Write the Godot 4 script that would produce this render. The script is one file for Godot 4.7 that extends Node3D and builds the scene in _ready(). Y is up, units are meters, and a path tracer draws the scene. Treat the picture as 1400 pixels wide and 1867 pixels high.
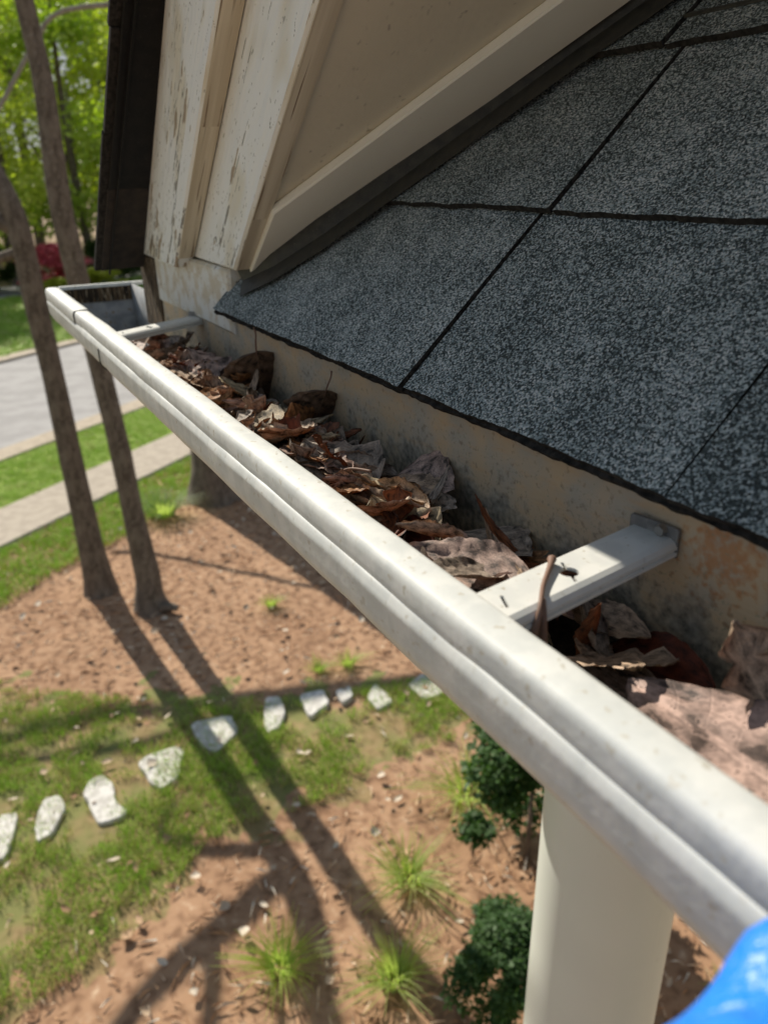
extends Node3D
# A leaf-filled rain gutter on a porch eave, seen from a ladder. Metres, y up; the ground is y = 0 and the eye stands 3.6 m above it.
const EYE := 3.6
var rng := RandomNumberGenerator.new()
var M := {}
var used := {}

# ------------------------------------------------------------------ helpers
func W(x: float, y: float, z: float) -> Vector3:          # x and z from the eye, y from the eye's height
	return Vector3(x, y + EYE, z)

func numbered(called: String) -> String:
	var n: int = used.get(called, 0)
	used[called] = n + 1
	return called if n == 0 else "%s_%03d" % [called, n]

func obj(called: String, mesh: Mesh, mat: Material, parent: Node3D = null) -> MeshInstance3D:
	var o := MeshInstance3D.new()
	o.mesh = mesh
	o.material_override = mat
	if parent == null:
		o.name = numbered(called)
		add_child(o, true)
	else:
		var n: int = 0
		for c in parent.get_children():
			if String(c.name) == called or String(c.name).begins_with(called + "_0") or String(c.name).begins_with(called + "_1") or String(c.name).begins_with(called + "_2"):
				n += 1
		o.name = called if n == 0 else "%s_%03d" % [called, n]
		parent.add_child(o, true)
	return o

func thing(called: String, label: String, category: String, group := "", at := Vector3.ZERO) -> Node3D:
	var o := Node3D.new()
	o.name = numbered(called)
	add_child(o, true)
	o.position = at
	tag(o, label, category, group)
	return o

func tag(o: Node, label: String, category := "", group := "", kind := "") -> void:
	if label: o.set_meta("label", label)
	if category: o.set_meta("category", category)
	if group: o.set_meta("group", group)
	if kind: o.set_meta("kind", kind)

func lin(r: float, g: float, b: float) -> Color:
	return Color(r, g, b).linear_to_srgb()

func mat(called: String, c: Color, rough := 0.8, tex: Texture2D = null, scale := 1.0, tri := false) -> StandardMaterial3D:
	var m := StandardMaterial3D.new()
	m.resource_name = called
	m.albedo_color = c
	m.roughness = rough
	m.metallic_specular = 0.4
	if tex:
		m.albedo_texture = tex
	if tri:
		m.uv1_triplanar = true
		m.uv1_world_triplanar = true
	m.uv1_scale = Vector3.ONE * scale
	M[called] = m
	return m

func noise_bytes(w: int, h: int, freq: float, sd: int, type := FastNoiseLite.TYPE_SIMPLEX_SMOOTH, oct := 4, stretch := Vector2.ONE) -> PackedByteArray:
	var n := FastNoiseLite.new()
	n.noise_type = type
	n.seed = sd
	n.frequency = freq
	n.fractal_octaves = oct
	if oct <= 1: n.fractal_type = FastNoiseLite.FRACTAL_NONE
	if type == FastNoiseLite.TYPE_CELLULAR:
		n.cellular_return_type = FastNoiseLite.RETURN_CELL_VALUE
		n.cellular_jitter = 1.0
	if stretch != Vector2.ONE:
		var sw := int(ceil(w * stretch.x))
		var sh := int(ceil(h * stretch.y))
		var small := n.get_image(sw, sh, false, false, true)
		small.resize(w, h, Image.INTERPOLATE_CUBIC)
		small.convert(Image.FORMAT_L8)
		return small.get_data()
	var im := n.get_image(w, h, false, false, true)
	im.convert(Image.FORMAT_L8)
	return im.get_data()

func tex_rgb(w: int, h: int, d: PackedByteArray) -> ImageTexture:
	return ImageTexture.create_from_image(Image.create_from_data(w, h, false, Image.FORMAT_RGB8, d))

# two-colour blotches: c0 and c1 are linear base colours, mixed by noise; specks of c2 where fine noise peaks
func blotch(w: int, h: int, c0: Vector3, c1: Vector3, c2: Vector3, f0: float, f1: float, cut: int, sd: int, st := Vector2.ONE) -> ImageTexture:
	var a := noise_bytes(w, h, f0, sd, FastNoiseLite.TYPE_SIMPLEX_SMOOTH, 5, st)
	var b := noise_bytes(w, h, f1, sd + 1, FastNoiseLite.TYPE_SIMPLEX_SMOOTH, 3, st)
	var d := PackedByteArray()
	d.resize(w * h * 3)
	var lut := []
	for k in 256:
		var v := c0.lerp(c1, smoothstep(60.0, 195.0, float(k)))
		lut.append(v)
	for i in w * h:
		var v: Vector3 = lut[a[i]]
		if b[i] > cut:
			v = v.lerp(c2, minf(1.0, (b[i] - cut) / 26.0))
		d[i * 3] = int(pow(v.x, 0.4545) * 255.0)
		d[i * 3 + 1] = int(pow(v.y, 0.4545) * 255.0)
		d[i * 3 + 2] = int(pow(v.z, 0.4545) * 255.0)
	return tex_rgb(w, h, d)

func bump(freq: float, sd: int, strength := 4.0, size := 512, type := FastNoiseLite.TYPE_SIMPLEX_SMOOTH, oct := 4) -> ImageTexture:
	var n := FastNoiseLite.new()
	n.noise_type = type
	n.seed = sd
	n.frequency = freq
	n.fractal_octaves = oct
	if type == FastNoiseLite.TYPE_CELLULAR:
		n.cellular_return_type = FastNoiseLite.RETURN_DISTANCE
		n.fractal_type = FastNoiseLite.FRACTAL_NONE
	var im := n.get_seamless_image(size, size)
	im.convert(Image.FORMAT_RGBA8)
	im.bump_map_to_normal_map(strength)
	return ImageTexture.create_from_image(im)

func with_bump(m: StandardMaterial3D, t: Texture2D, amount := 1.0) -> void:
	m.normal_enabled = true
	m.normal_texture = t
	m.normal_scale = amount

func inset(p: PackedVector2Array, b: float) -> PackedVector2Array:      # convex polygon moved inwards by b
	var out := PackedVector2Array()
	var n := p.size()
	var area := 0.0
	for i in n:
		area += p[i].cross(p[(i + 1) % n])
	var s := 1.0 if area > 0.0 else -1.0
	for i in n:
		var e0 := (p[i] - p[(i + n - 1) % n]).normalized()
		var e1 := (p[(i + 1) % n] - p[i]).normalized()
		var n0 := Vector2(-e0.y, e0.x) * s
		var n1 := Vector2(-e1.y, e1.x) * s
		var k := n0 + n1
		out.append(p[i] + k * (b / maxf(0.25, 0.5 * k.length_squared())))
	return out

# a convex outline in the frame's x-y plane, extruded along its z from d0 to d1 with chamfered rims
func slab(p: PackedVector2Array, f: Transform3D, d0: float, d1: float, b := 0.0015) -> ArrayMesh:
	var st := SurfaceTool.new()
	st.begin(Mesh.PRIMITIVE_TRIANGLES)
	st.set_smooth_group(-1)
	slab_into(st, p, f, d0, d1, b)
	st.generate_normals()
	return st.commit()

func slab_into(st: SurfaceTool, p: PackedVector2Array, f: Transform3D, d0: float, d1: float, b := 0.0015) -> void:
	var q := inset(p, b) if b > 0.0 else p
	var rings := [[q, d0], [p, d0 + b], [p, d1 - b], [q, d1]] if b > 0.0 else [[p, d0], [p, d1]]
	var n := p.size()
	for k in rings.size() - 1:
		var lo: PackedVector2Array = rings[k][0]
		var hi: PackedVector2Array = rings[k + 1][0]
		var run := 0.0
		for i in n:
			var j := (i + 1) % n
			var len := lo[i].distance_to(lo[j])
			var v := [Vector3(lo[i].x, lo[i].y, rings[k][1]), Vector3(lo[j].x, lo[j].y, rings[k][1]), Vector3(hi[j].x, hi[j].y, rings[k + 1][1]), Vector3(hi[i].x, hi[i].y, rings[k + 1][1])]
			var along := absf((lo[j] - lo[i]).normalized().x) > 0.7
			for t in [0, 2, 1, 0, 3, 2]:
				var w: Vector3 = v[t]
				st.set_uv(Vector2(w.x, w.z) if along else Vector2(w.z, w.y))
				st.add_vertex(f * w)
			run += len
	for e in [0, rings.size() - 1]:
		var c: PackedVector2Array = rings[e][0]
		for i in range(1, n - 1):
			for t in ([0, i, i + 1] if e == 0 else [0, i + 1, i]):
				st.set_uv(c[t])
				st.add_vertex(f * Vector3(c[t].x, c[t].y, rings[e][1]))

func box(a: Vector3, b: Vector3, bev := 0.002) -> ArrayMesh:
	var lo := a.min(b)
	var hi := a.max(b)
	return slab(PackedVector2Array([Vector2(lo.x, lo.y), Vector2(hi.x, lo.y), Vector2(hi.x, hi.y), Vector2(lo.x, hi.y)]), Transform3D.IDENTITY, lo.z, hi.z, bev)

# a profile in (z, y) swept along x, gently uneven
func sweep(prof: PackedVector2Array, x0: float, x1: float, segs: int, closed: bool, uneven := 0.0, sd := 1, caps := false) -> ArrayMesh:
	var n := FastNoiseLite.new()
	n.seed = sd
	n.frequency = 1.0
	n.noise_type = FastNoiseLite.TYPE_SIMPLEX_SMOOTH
	var st := SurfaceTool.new()
	st.begin(Mesh.PRIMITIVE_TRIANGLES)
	st.set_smooth_group(0)
	var m := prof.size()
	var cnt := m if closed else m - 1
	var arc := PackedFloat32Array([0.0])
	for i in m:
		arc.append(arc[i] + prof[i].distance_to(prof[(i + 1) % m]))
	var pt := func(i: int, k: int) -> Vector3:
		var x := lerpf(x0, x1, float(k) / segs)
		var p := prof[i % m]
		var dz := n.get_noise_2d(x * 9.0, 3.0 + p.y * 20.0) * uneven + n.get_noise_2d(x * 42.0, 9.0 + p.y * 60.0) * uneven * 0.35
		var dy := n.get_noise_2d(x * 8.0, 77.0 + p.x * 20.0) * uneven + n.get_noise_2d(x * 38.0, 55.0 + p.x * 60.0) * uneven * 0.35
		return W(x, p.y + dy, p.x + dz)
	for k in segs:
		for i in cnt:
			var q := [[i, k], [i + 1, k], [i + 1, k + 1], [i, k + 1]]
			for t in [0, 1, 2, 0, 2, 3]:
				var ik: Array = q[t]
				st.set_uv(Vector2(lerpf(x0, x1, float(ik[1]) / segs), arc[ik[0]]))
				st.add_vertex(pt.call(ik[0], ik[1]))
	if caps and closed:
		st.set_smooth_group(-1)
		var tri := Geometry2D.triangulate_polygon(prof)
		for e in [0, segs]:
			for t in tri:
				st.set_uv(prof[t])
				st.add_vertex(pt.call(t, e))
	st.generate_normals()
	return st.commit()

# a tapering tube through points [x, y, z, radius], in world metres
func tube(pts: Array, sides: int, rough := 0.0, sd := 1, st: SurfaceTool = null) -> ArrayMesh:
	var own := st == null
	if own:
		st = SurfaceTool.new()
		st.begin(Mesh.PRIMITIVE_TRIANGLES)
	st.set_smooth_group(0)
	var n := FastNoiseLite.new()
	n.seed = sd
	n.frequency = 1.0
	var rings := []
	for i in pts.size():
		var c := Vector3(pts[i][0], pts[i][1], pts[i][2])
		var a: Array = pts[maxi(0, i - 1)]
		var b: Array = pts[mini(pts.size() - 1, i + 1)]
		var dir := (Vector3(b[0], b[1], b[2]) - Vector3(a[0], a[1], a[2])).normalized()
		var side := dir.cross(Vector3(0.13, 0.05, 1)).normalized() if absf(dir.z) < 0.9 else dir.cross(Vector3(0, 1, 0.1)).normalized()
		var other := dir.cross(side)
		var ring := []
		for k in sides:
			var an := TAU * k / sides
			var r: float = pts[i][3]
			if rough > 0.0:
				r *= 1.0 + rough * (n.get_noise_3d(cos(an) * 2.2, sin(an) * 2.2, c.y * 1.1 + c.z) + 0.6 * n.get_noise_3d(cos(an) * 6.0, sin(an) * 6.0, c.y * 2.5))
			ring.append(c + (side * cos(an) + other * sin(an)) * r)
		rings.append(ring)
	for i in rings.size() - 1:
		for k in sides:
			var j := (k + 1) % sides
			for v in [rings[i][k], rings[i + 1][j], rings[i][j], rings[i][k], rings[i + 1][k], rings[i + 1][j]]:
				st.set_uv(Vector2(float(k) / sides, v.y))
				st.add_vertex(v)
	for e in [0, rings.size() - 1]:
		for k in range(1, sides - 1):
			for v in ([rings[e][0], rings[e][k], rings[e][k + 1]] if e == 0 else [rings[e][0], rings[e][k + 1], rings[e][k]]):
				st.set_uv(Vector2.ZERO)
				st.add_vertex(v)
	if own:
		st.generate_normals()
		return st.commit()
	return null

func refine(pts: Array, n: int) -> Array:       # smooth curve through [x, y, z, r]
	var out := []
	for i in pts.size() - 1:
		var p0: Array = pts[maxi(0, i - 1)]
		var p1: Array = pts[i]
		var p2: Array = pts[i + 1]
		var p3: Array = pts[mini(pts.size() - 1, i + 2)]
		for k in n:
			var t := float(k) / n
			var v := []
			for c in 4:
				v.append(cubic_interpolate(p1[c], p2[c], p0[c], p3[c], t))
			out.append(v)
	out.append(pts[-1])
	return out

func raw_mesh(v: PackedVector3Array, nn: PackedVector3Array, uv: PackedVector2Array, ix: PackedInt32Array, col := PackedColorArray()) -> ArrayMesh:
	var a := []
	a.resize(Mesh.ARRAY_MAX)
	a[Mesh.ARRAY_VERTEX] = v
	a[Mesh.ARRAY_NORMAL] = nn
	a[Mesh.ARRAY_TEX_UV] = uv
	a[Mesh.ARRAY_INDEX] = ix
	if col.size(): a[Mesh.ARRAY_COLOR] = col
	var m := ArrayMesh.new()
	m.add_surface_from_arrays(Mesh.PRIMITIVE_TRIANGLES, a)
	return m

# ------------------------------------------------------------------ the scene
func _ready() -> void:
	rng.seed = 20240411
	# camera: a phone lens, held level to within a degree, looking down along the gutter
	var cam := Camera3D.new()
	cam.name = "camera"
	add_child(cam)
	cam.transform = Transform3D(Basis(Vector3(0.49050, -0.01655, -0.87128), Vector3(-0.34255, 0.91567, -0.21024), Vector3(0.80129, 0.40158, 0.44347)).orthonormalized(), Vector3(0, EYE, 0))
	var at := CameraAttributesPhysical.new()
	at.frustum_focal_length = 26.0
	at.exposure_aperture = 9.0
	at.frustum_focus_distance = 0.48
	at.exposure_multiplier = 1.0
	cam.attributes = at
	cam.fov = 67.4
	cam.near = 0.01
	cam.far = 600.0
	# air and sun
	var env := Environment.new()
	env.background_mode = Environment.BG_SKY
	var sm := ProceduralSkyMaterial.new()
	sm.sky_top_color = Color(0.64, 0.715, 0.81)
	sm.sky_horizon_color = Color(0.93, 0.93, 0.905)
	sm.sky_curve = 0.18
	sm.sky_energy_multiplier = 1.0
	sm.ground_bottom_color = Color(0.30, 0.28, 0.22)
	sm.ground_horizon_color = Color(0.55, 0.58, 0.50)
	sm.sun_angle_max = 12.0
	env.sky = Sky.new()
	env.sky.sky_material = sm
	env.background_energy_multiplier = 0.41
	env.tonemap_mode = Environment.TONE_MAPPER_LINEAR
	env.tonemap_exposure = 1.58
	env.sdfgi_enabled = true
	env.ssao_enabled = true
	env.ssil_enabled = true
	var we := WorldEnvironment.new()
	we.name = "air"
	we.environment = env
	add_child(we)
	var sun := DirectionalLight3D.new()
	sun.name = "sun"
	sun.light_energy = 1.30
	sun.light_color = Color(1.0, 0.965, 0.905)
	sun.light_angular_distance = 0.45
	sun.shadow_enabled = true
	add_child(sun)
	sun.look_at_from_position(Vector3.ZERO, Vector3(1.0, -0.833, -0.100))

	make_materials()
	build_ground()
	build_pent_roof()
	build_rake()
	build_porch()
	build_gutter()
	build_trees()
	build_plants()
	build_leaves()
	build_hand()

# ------------------------------------------------------------------ materials
func make_materials() -> void:
	var speck := bump(0.09, 5, 3.0)
	var fine := bump(0.3, 6, 2.0)
	# shingle granules: crushed stone in four greys, denser light stone in some areas than in others
	var w := 1536
	var cell := noise_bytes(w, w, 0.36, 11, FastNoiseLite.TYPE_CELLULAR, 1)
	var low := noise_bytes(w, w, 0.006, 12, FastNoiseLite.TYPE_SIMPLEX_SMOOTH, 3)
	var pal := [Vector3(0.028, 0.038, 0.039), Vector3(0.047, 0.064, 0.067), Vector3(0.092, 0.120, 0.124), Vector3(0.24, 0.295, 0.305), Vector3(0.41, 0.465, 0.475), Vector3(0.58, 0.61, 0.61)]
	var pb := []
	for c in pal:
		pb.append([int(pow(c.x, 0.4545) * 255.0), int(pow(c.y, 0.4545) * 255.0), int(pow(c.z, 0.4545) * 255.0)])
	for variant in 3:
		var d := PackedByteArray()
		d.resize(w * w * 3)
		var shift: int = [12, -12, 24][variant]
		for i in w * w:
			var v: int = cell[i] + ((low[i] - 128) >> 2) + shift
			var k := 0 if v < 42 else 1 if v < 88 else 2 if v < 128 else 3 if v < 186 else 4 if v < 246 else 5
			var c: Array = pb[k]
			d[i * 3] = c[0]
			d[i * 3 + 1] = c[1]
			d[i * 3 + 2] = c[2]
		var m := mat(["granules", "dark_granules", "pale_granules"][variant], Color.WHITE, 0.92, tex_rgb(w, w, d), 1.0 / 0.52)
		var cn := bump(0.36, 11, 6.0, 1024, FastNoiseLite.TYPE_CELLULAR, 1)
		with_bump(m, cn, 0.9)
	mat("asphalt_edge", lin(0.018, 0.017, 0.016), 0.95, blotch(256, 256, Vector3(0.010, 0.010, 0.010), Vector3(0.04, 0.037, 0.033), Vector3(0.10, 0.09, 0.08), 0.05, 0.2, 200, 21), 12.0, true)
	M.asphalt_edge.albedo_color = Color.WHITE
	# gutter: baked white enamel gone chalky, dusty on the lip
	var chalk := blotch(1024, 1024, Vector3(0.58, 0.60, 0.58), Vector3(0.68, 0.69, 0.66), Vector3(0.50, 0.48, 0.41), 0.010, 0.025, 196, 31)
	var g := mat("gutter_enamel", Color.WHITE, 0.55, chalk, 4.0, true)
	with_bump(g, speck, 0.05)
	g.metallic_specular = 0.35
	# its back wall: tannin brown, with black grime and grey-green lichen low down
	M.gutter_back = StandardMaterial3D.new()
	M.gutter_back.resource_name = "gutter_back"
	var gw := 2048
	var gh := 256
	var n1 := noise_bytes(gw, gh, 0.010, 41, FastNoiseLite.TYPE_SIMPLEX_SMOOTH, 5)
	var n2 := noise_bytes(gw, gh, 0.07, 42, FastNoiseLite.TYPE_SIMPLEX_SMOOTH, 4)
	var n3 := noise_bytes(gw, gh, 0.16, 43, FastNoiseLite.TYPE_SIMPLEX_SMOOTH, 2)
	var n4 := noise_bytes(gw, gh, 0.05, 44, FastNoiseLite.TYPE_SIMPLEX_SMOOTH, 3, Vector2(0.25, 1))
	var dd := PackedByteArray()
	dd.resize(gw * gh * 3)
	for y in gh:
		for x in gw:
			var i := y * gw + x
			var v := Vector3(0.56, 0.43, 0.275).lerp(Vector3(0.44, 0.40, 0.325), clampf((n1[i] - 70) / 120.0, 0.0, 1.0))
			if n4[i] > 150: v = v.lerp(Vector3(0.60, 0.35, 0.14), (n4[i] - 150) / 300.0)
			if n2[i] > 178: v = v.lerp(Vector3(0.26, 0.185, 0.11), minf(0.55, (n2[i] - 178) / 70.0))
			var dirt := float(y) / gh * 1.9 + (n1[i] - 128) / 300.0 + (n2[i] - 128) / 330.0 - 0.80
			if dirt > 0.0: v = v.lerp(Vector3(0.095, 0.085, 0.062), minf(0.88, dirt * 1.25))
			var rust := 1.0 - Vector2((x - 1650) / 48.0, (y - 66) / 44.0).length() + (n2[i] - 128) / 130.0
			if rust > 0.0: v = v.lerp(Vector3(0.50, 0.22, 0.07), minf(0.75, rust))
			if n3[i] > 190 and dirt > -0.25: v = v.lerp(Vector3(0.30, 0.29, 0.20), 0.6)
			dd[i * 3] = int(pow(v.x, 0.4545) * 255.0)
			dd[i * 3 + 1] = int(pow(v.y, 0.4545) * 255.0)
			dd[i * 3 + 2] = int(pow(v.z, 0.4545) * 255.0)
	M.gutter_back.albedo_texture = tex_rgb(gw, gh, dd)
	M.gutter_back.roughness = 0.62
	with_bump(M.gutter_back, speck, 0.25)
	M.gutter_back.uv1_scale = Vector3(1.0 / 0.95, 1.0 / 0.118, 1)
	mat("hanger_enamel", Color.WHITE, 0.38, blotch(256, 256, Vector3(0.62, 0.63, 0.60), Vector3(0.70, 0.70, 0.66), Vector3(0.45, 0.42, 0.34), 0.02, 0.09, 205, 36), 9.0, true)
	mat("shaded_tab", Color.WHITE, 0.5, blotch(128, 128, Vector3(0.16, 0.155, 0.145), Vector3(0.25, 0.245, 0.23), Vector3(0.20, 0.12, 0.06), 0.06, 0.12, 190, 38), 9.0, true)  # hanger tab grey, with the shade under the eave painted into it
	mat("shaded_enamel", Color.WHITE, 0.5, blotch(128, 128, Vector3(0.24, 0.255, 0.27), Vector3(0.36, 0.37, 0.38), Vector3(0.24, 0.17, 0.10), 0.05, 0.10, 190, 39), 5.0, true)  # white enamel with its shade painted in as blue-grey, plus brown specks
	mat("screw_steel", lin(0.34, 0.33, 0.31), 0.45)
	M.screw_steel.metallic = 0.8
	mat("black_seal", lin(0.012, 0.012, 0.012), 0.6)
	mat("muck", Color.WHITE, 0.95, blotch(256, 256, Vector3(0.016, 0.012, 0.009), Vector3(0.05, 0.036, 0.024), Vector3(0.12, 0.085, 0.05), 0.05, 0.2, 190, 51), 9.0, true)
	with_bump(M.muck, speck, 1.0)
	# painted boards: cracked and peeling along the grain, worst at the low ends
	for k in 2:
		M["rake_paint" if k == 0 else "trim_paint"] = peeling(60 + k * 10, k)
	mat("bare_edge", Color.WHITE, 0.85, blotch(512, 256, Vector3(0.54, 0.475, 0.355), Vector3(0.68, 0.62, 0.49), Vector3(0.24, 0.18, 0.12), 0.03, 0.08, 196, 81, Vector2(0.06, 1)), 1.0)
	M.bare_edge.uv1_scale = Vector3(2.0, 8.0, 1)
	mat("soffit_paint", Color.WHITE, 0.7, blotch(512, 512, Vector3(0.67, 0.61, 0.475), Vector3(0.71, 0.65, 0.51), Vector3(0.25, 0.21, 0.15), 0.008, 0.07, 214, 85), 2.2, true)
	with_bump(M.soffit_paint, speck, 0.10)
	mat("frieze_paint", Color.WHITE, 0.55, blotch(512, 512, Vector3(0.83, 0.81, 0.70), Vector3(0.86, 0.84, 0.73), Vector3(0.30, 0.26, 0.18), 0.01, 0.12, 228, 87), 2.2, true)
	mat("flashing_metal", Color.WHITE, 0.42, blotch(512, 512, Vector3(0.020, 0.021, 0.020), Vector3(0.042, 0.042, 0.034), Vector3(0.16, 0.15, 0.12), 0.03, 0.14, 208, 91), 6.0, true)
	mat("black_drip", Color.WHITE, 0.5, blotch(512, 512, Vector3(0.006, 0.006, 0.0065), Vector3(0.012, 0.011, 0.010), Vector3(0.22, 0.21, 0.20), 0.02, 0.17, 214, 95), 5.0, true)
	M.black_drip.metallic_specular = 0.2
	M.asphalt_edge.metallic_specular = 0.2
	mat("drip_rust", Color.WHITE, 0.8, blotch(512, 512, Vector3(0.009, 0.007, 0.006), Vector3(0.030, 0.020, 0.014), Vector3(0.07, 0.04, 0.028), 0.02, 0.1, 190, 97), 5.0, true)
	mat("rotten_wood", Color.WHITE, 0.95, blotch(256, 256, Vector3(0.025, 0.017, 0.010), Vector3(0.13, 0.085, 0.045), Vector3(0.34, 0.28, 0.19), 0.05, 0.09, 185, 99, Vector2(1, 0.12)), 10.0, true)
	mat("stained_paint", Color.WHITE, 0.6, blotch(512, 512, Vector3(0.70, 0.70, 0.65), Vector3(0.58, 0.52, 0.40), Vector3(0.17, 0.13, 0.08), 0.018, 0.05, 200, 105), 4.0, true)
	mat("white_paint", Color.WHITE, 0.5, blotch(256, 256, Vector3(0.70, 0.71, 0.67), Vector3(0.74, 0.745, 0.70), Vector3(0.55, 0.54, 0.47), 0.02, 0.08, 225, 101), 1.5, true)
	mat("column_paint", Color.WHITE, 0.35, blotch(256, 256, Vector3(0.66, 0.70, 0.64), Vector3(0.68, 0.72, 0.66), Vector3(0.5, 0.52, 0.45), 0.02, 0.08, 236, 103), 1.0, true)
	mat("siding_paint", lin(0.46, 0.41, 0.31), 0.7)
	mat("brick_red", lin(0.24, 0.12, 0.085), 0.9)
	# ground
	mat("concrete", Color.WHITE, 0.9, blotch(512, 512, Vector3(0.37, 0.32, 0.26), Vector3(0.44, 0.385, 0.315), Vector3(0.29, 0.25, 0.20), 0.02, 0.09, 200, 111), 0.5, true)
	mat("kerb_concrete", Color.WHITE, 0.9, blotch(512, 512, Vector3(0.38, 0.32, 0.245), Vector3(0.46, 0.39, 0.30), Vector3(0.29, 0.25, 0.20), 0.02, 0.09, 200, 113), 0.5, true)
	mat("road_asphalt", Color.WHITE, 0.9, blotch(512, 512, Vector3(0.30, 0.29, 0.285), Vector3(0.36, 0.35, 0.345), Vector3(0.43, 0.41, 0.39), 0.012, 0.2, 190, 115), 0.25, true)
	mat("slate_stone", Color.WHITE, 0.85, blotch(512, 512, Vector3(0.50, 0.48, 0.44), Vector3(0.68, 0.66, 0.62), Vector3(0.38, 0.36, 0.32), 0.014, 0.05, 190, 117), 1.6, true)
	with_bump(M.slate_stone, speck, 0.5)
	mat("far_soil", Color.WHITE, 0.95, blotch(512, 512, Vector3(0.20, 0.13, 0.075), Vector3(0.32, 0.22, 0.14), Vector3(0.10, 0.07, 0.04), 0.02, 0.1, 190, 119), 0.3, true)
	mat("lawn_soil", Color.WHITE, 0.95, blotch(512, 512, Vector3(0.19, 0.28, 0.045), Vector3(0.25, 0.35, 0.055), Vector3(0.38, 0.34, 0.16), 0.02, 0.08, 188, 121), 0.5, true)
	# bark and leaves
	mat("bark", Color.WHITE, 0.95, blotch(512, 512, Vector3(0.10, 0.078, 0.058), Vector3(0.20, 0.165, 0.13), Vector3(0.30, 0.26, 0.21), 0.02, 0.08, 180, 131, Vector2(1, 0.35)), 1.4, true)
	with_bump(M.bark, bump(0.06, 133, 8.0), 1.0)
	mat("pale_bark", Color.WHITE, 0.95, blotch(256, 256, Vector3(0.26, 0.23, 0.19), Vector3(0.36, 0.33, 0.28), Vector3(0.16, 0.14, 0.11), 0.03, 0.09, 190, 135), 1.4, true)
	for a in [["leaf_green", 0.52, 0.62, 0.12], ["leaf_bright", 0.70, 0.74, 0.17], ["leaf_yellow", 0.50, 0.50, 0.05], ["leaf_dark", 0.08, 0.14, 0.035], ["sprout_green", 0.24, 0.33, 0.07], ["azalea_pink", 0.75, 0.16, 0.20], ["box_green", 0.075, 0.15, 0.05], ["mondo_green", 0.25, 0.31, 0.11], ["iris_green", 0.06, 0.13, 0.075]]:
		var lm := mat(a[0], lin(a[1], a[2], a[3]), 0.55)
		lm.vertex_color_use_as_albedo = true
		lm.backlight_enabled = true
		lm.backlight = Color(0.85, 0.95, 0.45) if not String(a[0]).begins_with("aza") else Color(0.5, 0.3, 0.3)
		lm.cull_mode = BaseMaterial3D.CULL_DISABLED
	mat("grass_blade", Color.WHITE, 0.6)
	M.grass_blade.vertex_color_use_as_albedo = true
	M.grass_blade.backlight_enabled = true
	M.grass_blade.backlight = Color(0.5, 0.6, 0.25)
	mat("straw", Color.WHITE, 0.85)
	M.straw.vertex_color_use_as_albedo = true
	# dead leaves: one vein-and-blotch print, tinted per leaf
	var vt := []
	for k in 3:
		vt.append(vein_print(140 + k * 7, k))
	var tones := [["leaf_tan", 0.58, 0.43, 0.31, 0], ["leaf_mauve", 0.53, 0.385, 0.325, 1], ["leaf_rust", 0.26, 0.09, 0.035, 0], ["leaf_umber", 0.22, 0.145, 0.095, 1], ["leaf_grey", 0.43, 0.355, 0.29, 2], ["leaf_orange", 0.40, 0.20, 0.085, 2], ["leaf_maroon", 0.15, 0.035, 0.016, 0], ["leaf_straw", 0.56, 0.45, 0.29, 2], ["leaf_olive", 0.13, 0.12, 0.065, 1]]
	for t in tones:
		var lm := mat(t[0], lin(t[1], t[2], t[3]), 0.62, vt[t[4]])
		lm.backlight_enabled = true
		lm.backlight = Color(0.30, 0.17, 0.08)
		lm.cull_mode = BaseMaterial3D.CULL_DISABLED
		with_bump(lm, fine, 0.5)
	var pk := mat("leaf_pink", lin(0.52, 0.375, 0.325), 0.6, vein_print(190, 1))
	pk.uv1_scale = Vector3(1.0, 0.52, 1)
	pk.uv1_offset = Vector3(0, 0.24, 0)
	pk.cull_mode = BaseMaterial3D.CULL_DISABLED
	with_bump(pk, fine, 0.35)
	mat("leaf_stalk", lin(0.20, 0.12, 0.085), 0.6)
	mat("sleeve_cloth", lin(0.06, 0.07, 0.09), 0.9)
	# nitrile
	mat("blue_nitrile", lin(0.004, 0.20, 0.80), 0.42)
	M.blue_nitrile.metallic_specular = 0.55
	with_bump(M.blue_nitrile, bump(0.025, 171, 9.0), 1.0)
	M.blue_nitrile.uv1_triplanar = true
	M.blue_nitrile.uv1_scale = Vector3.ONE * 9.0

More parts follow.
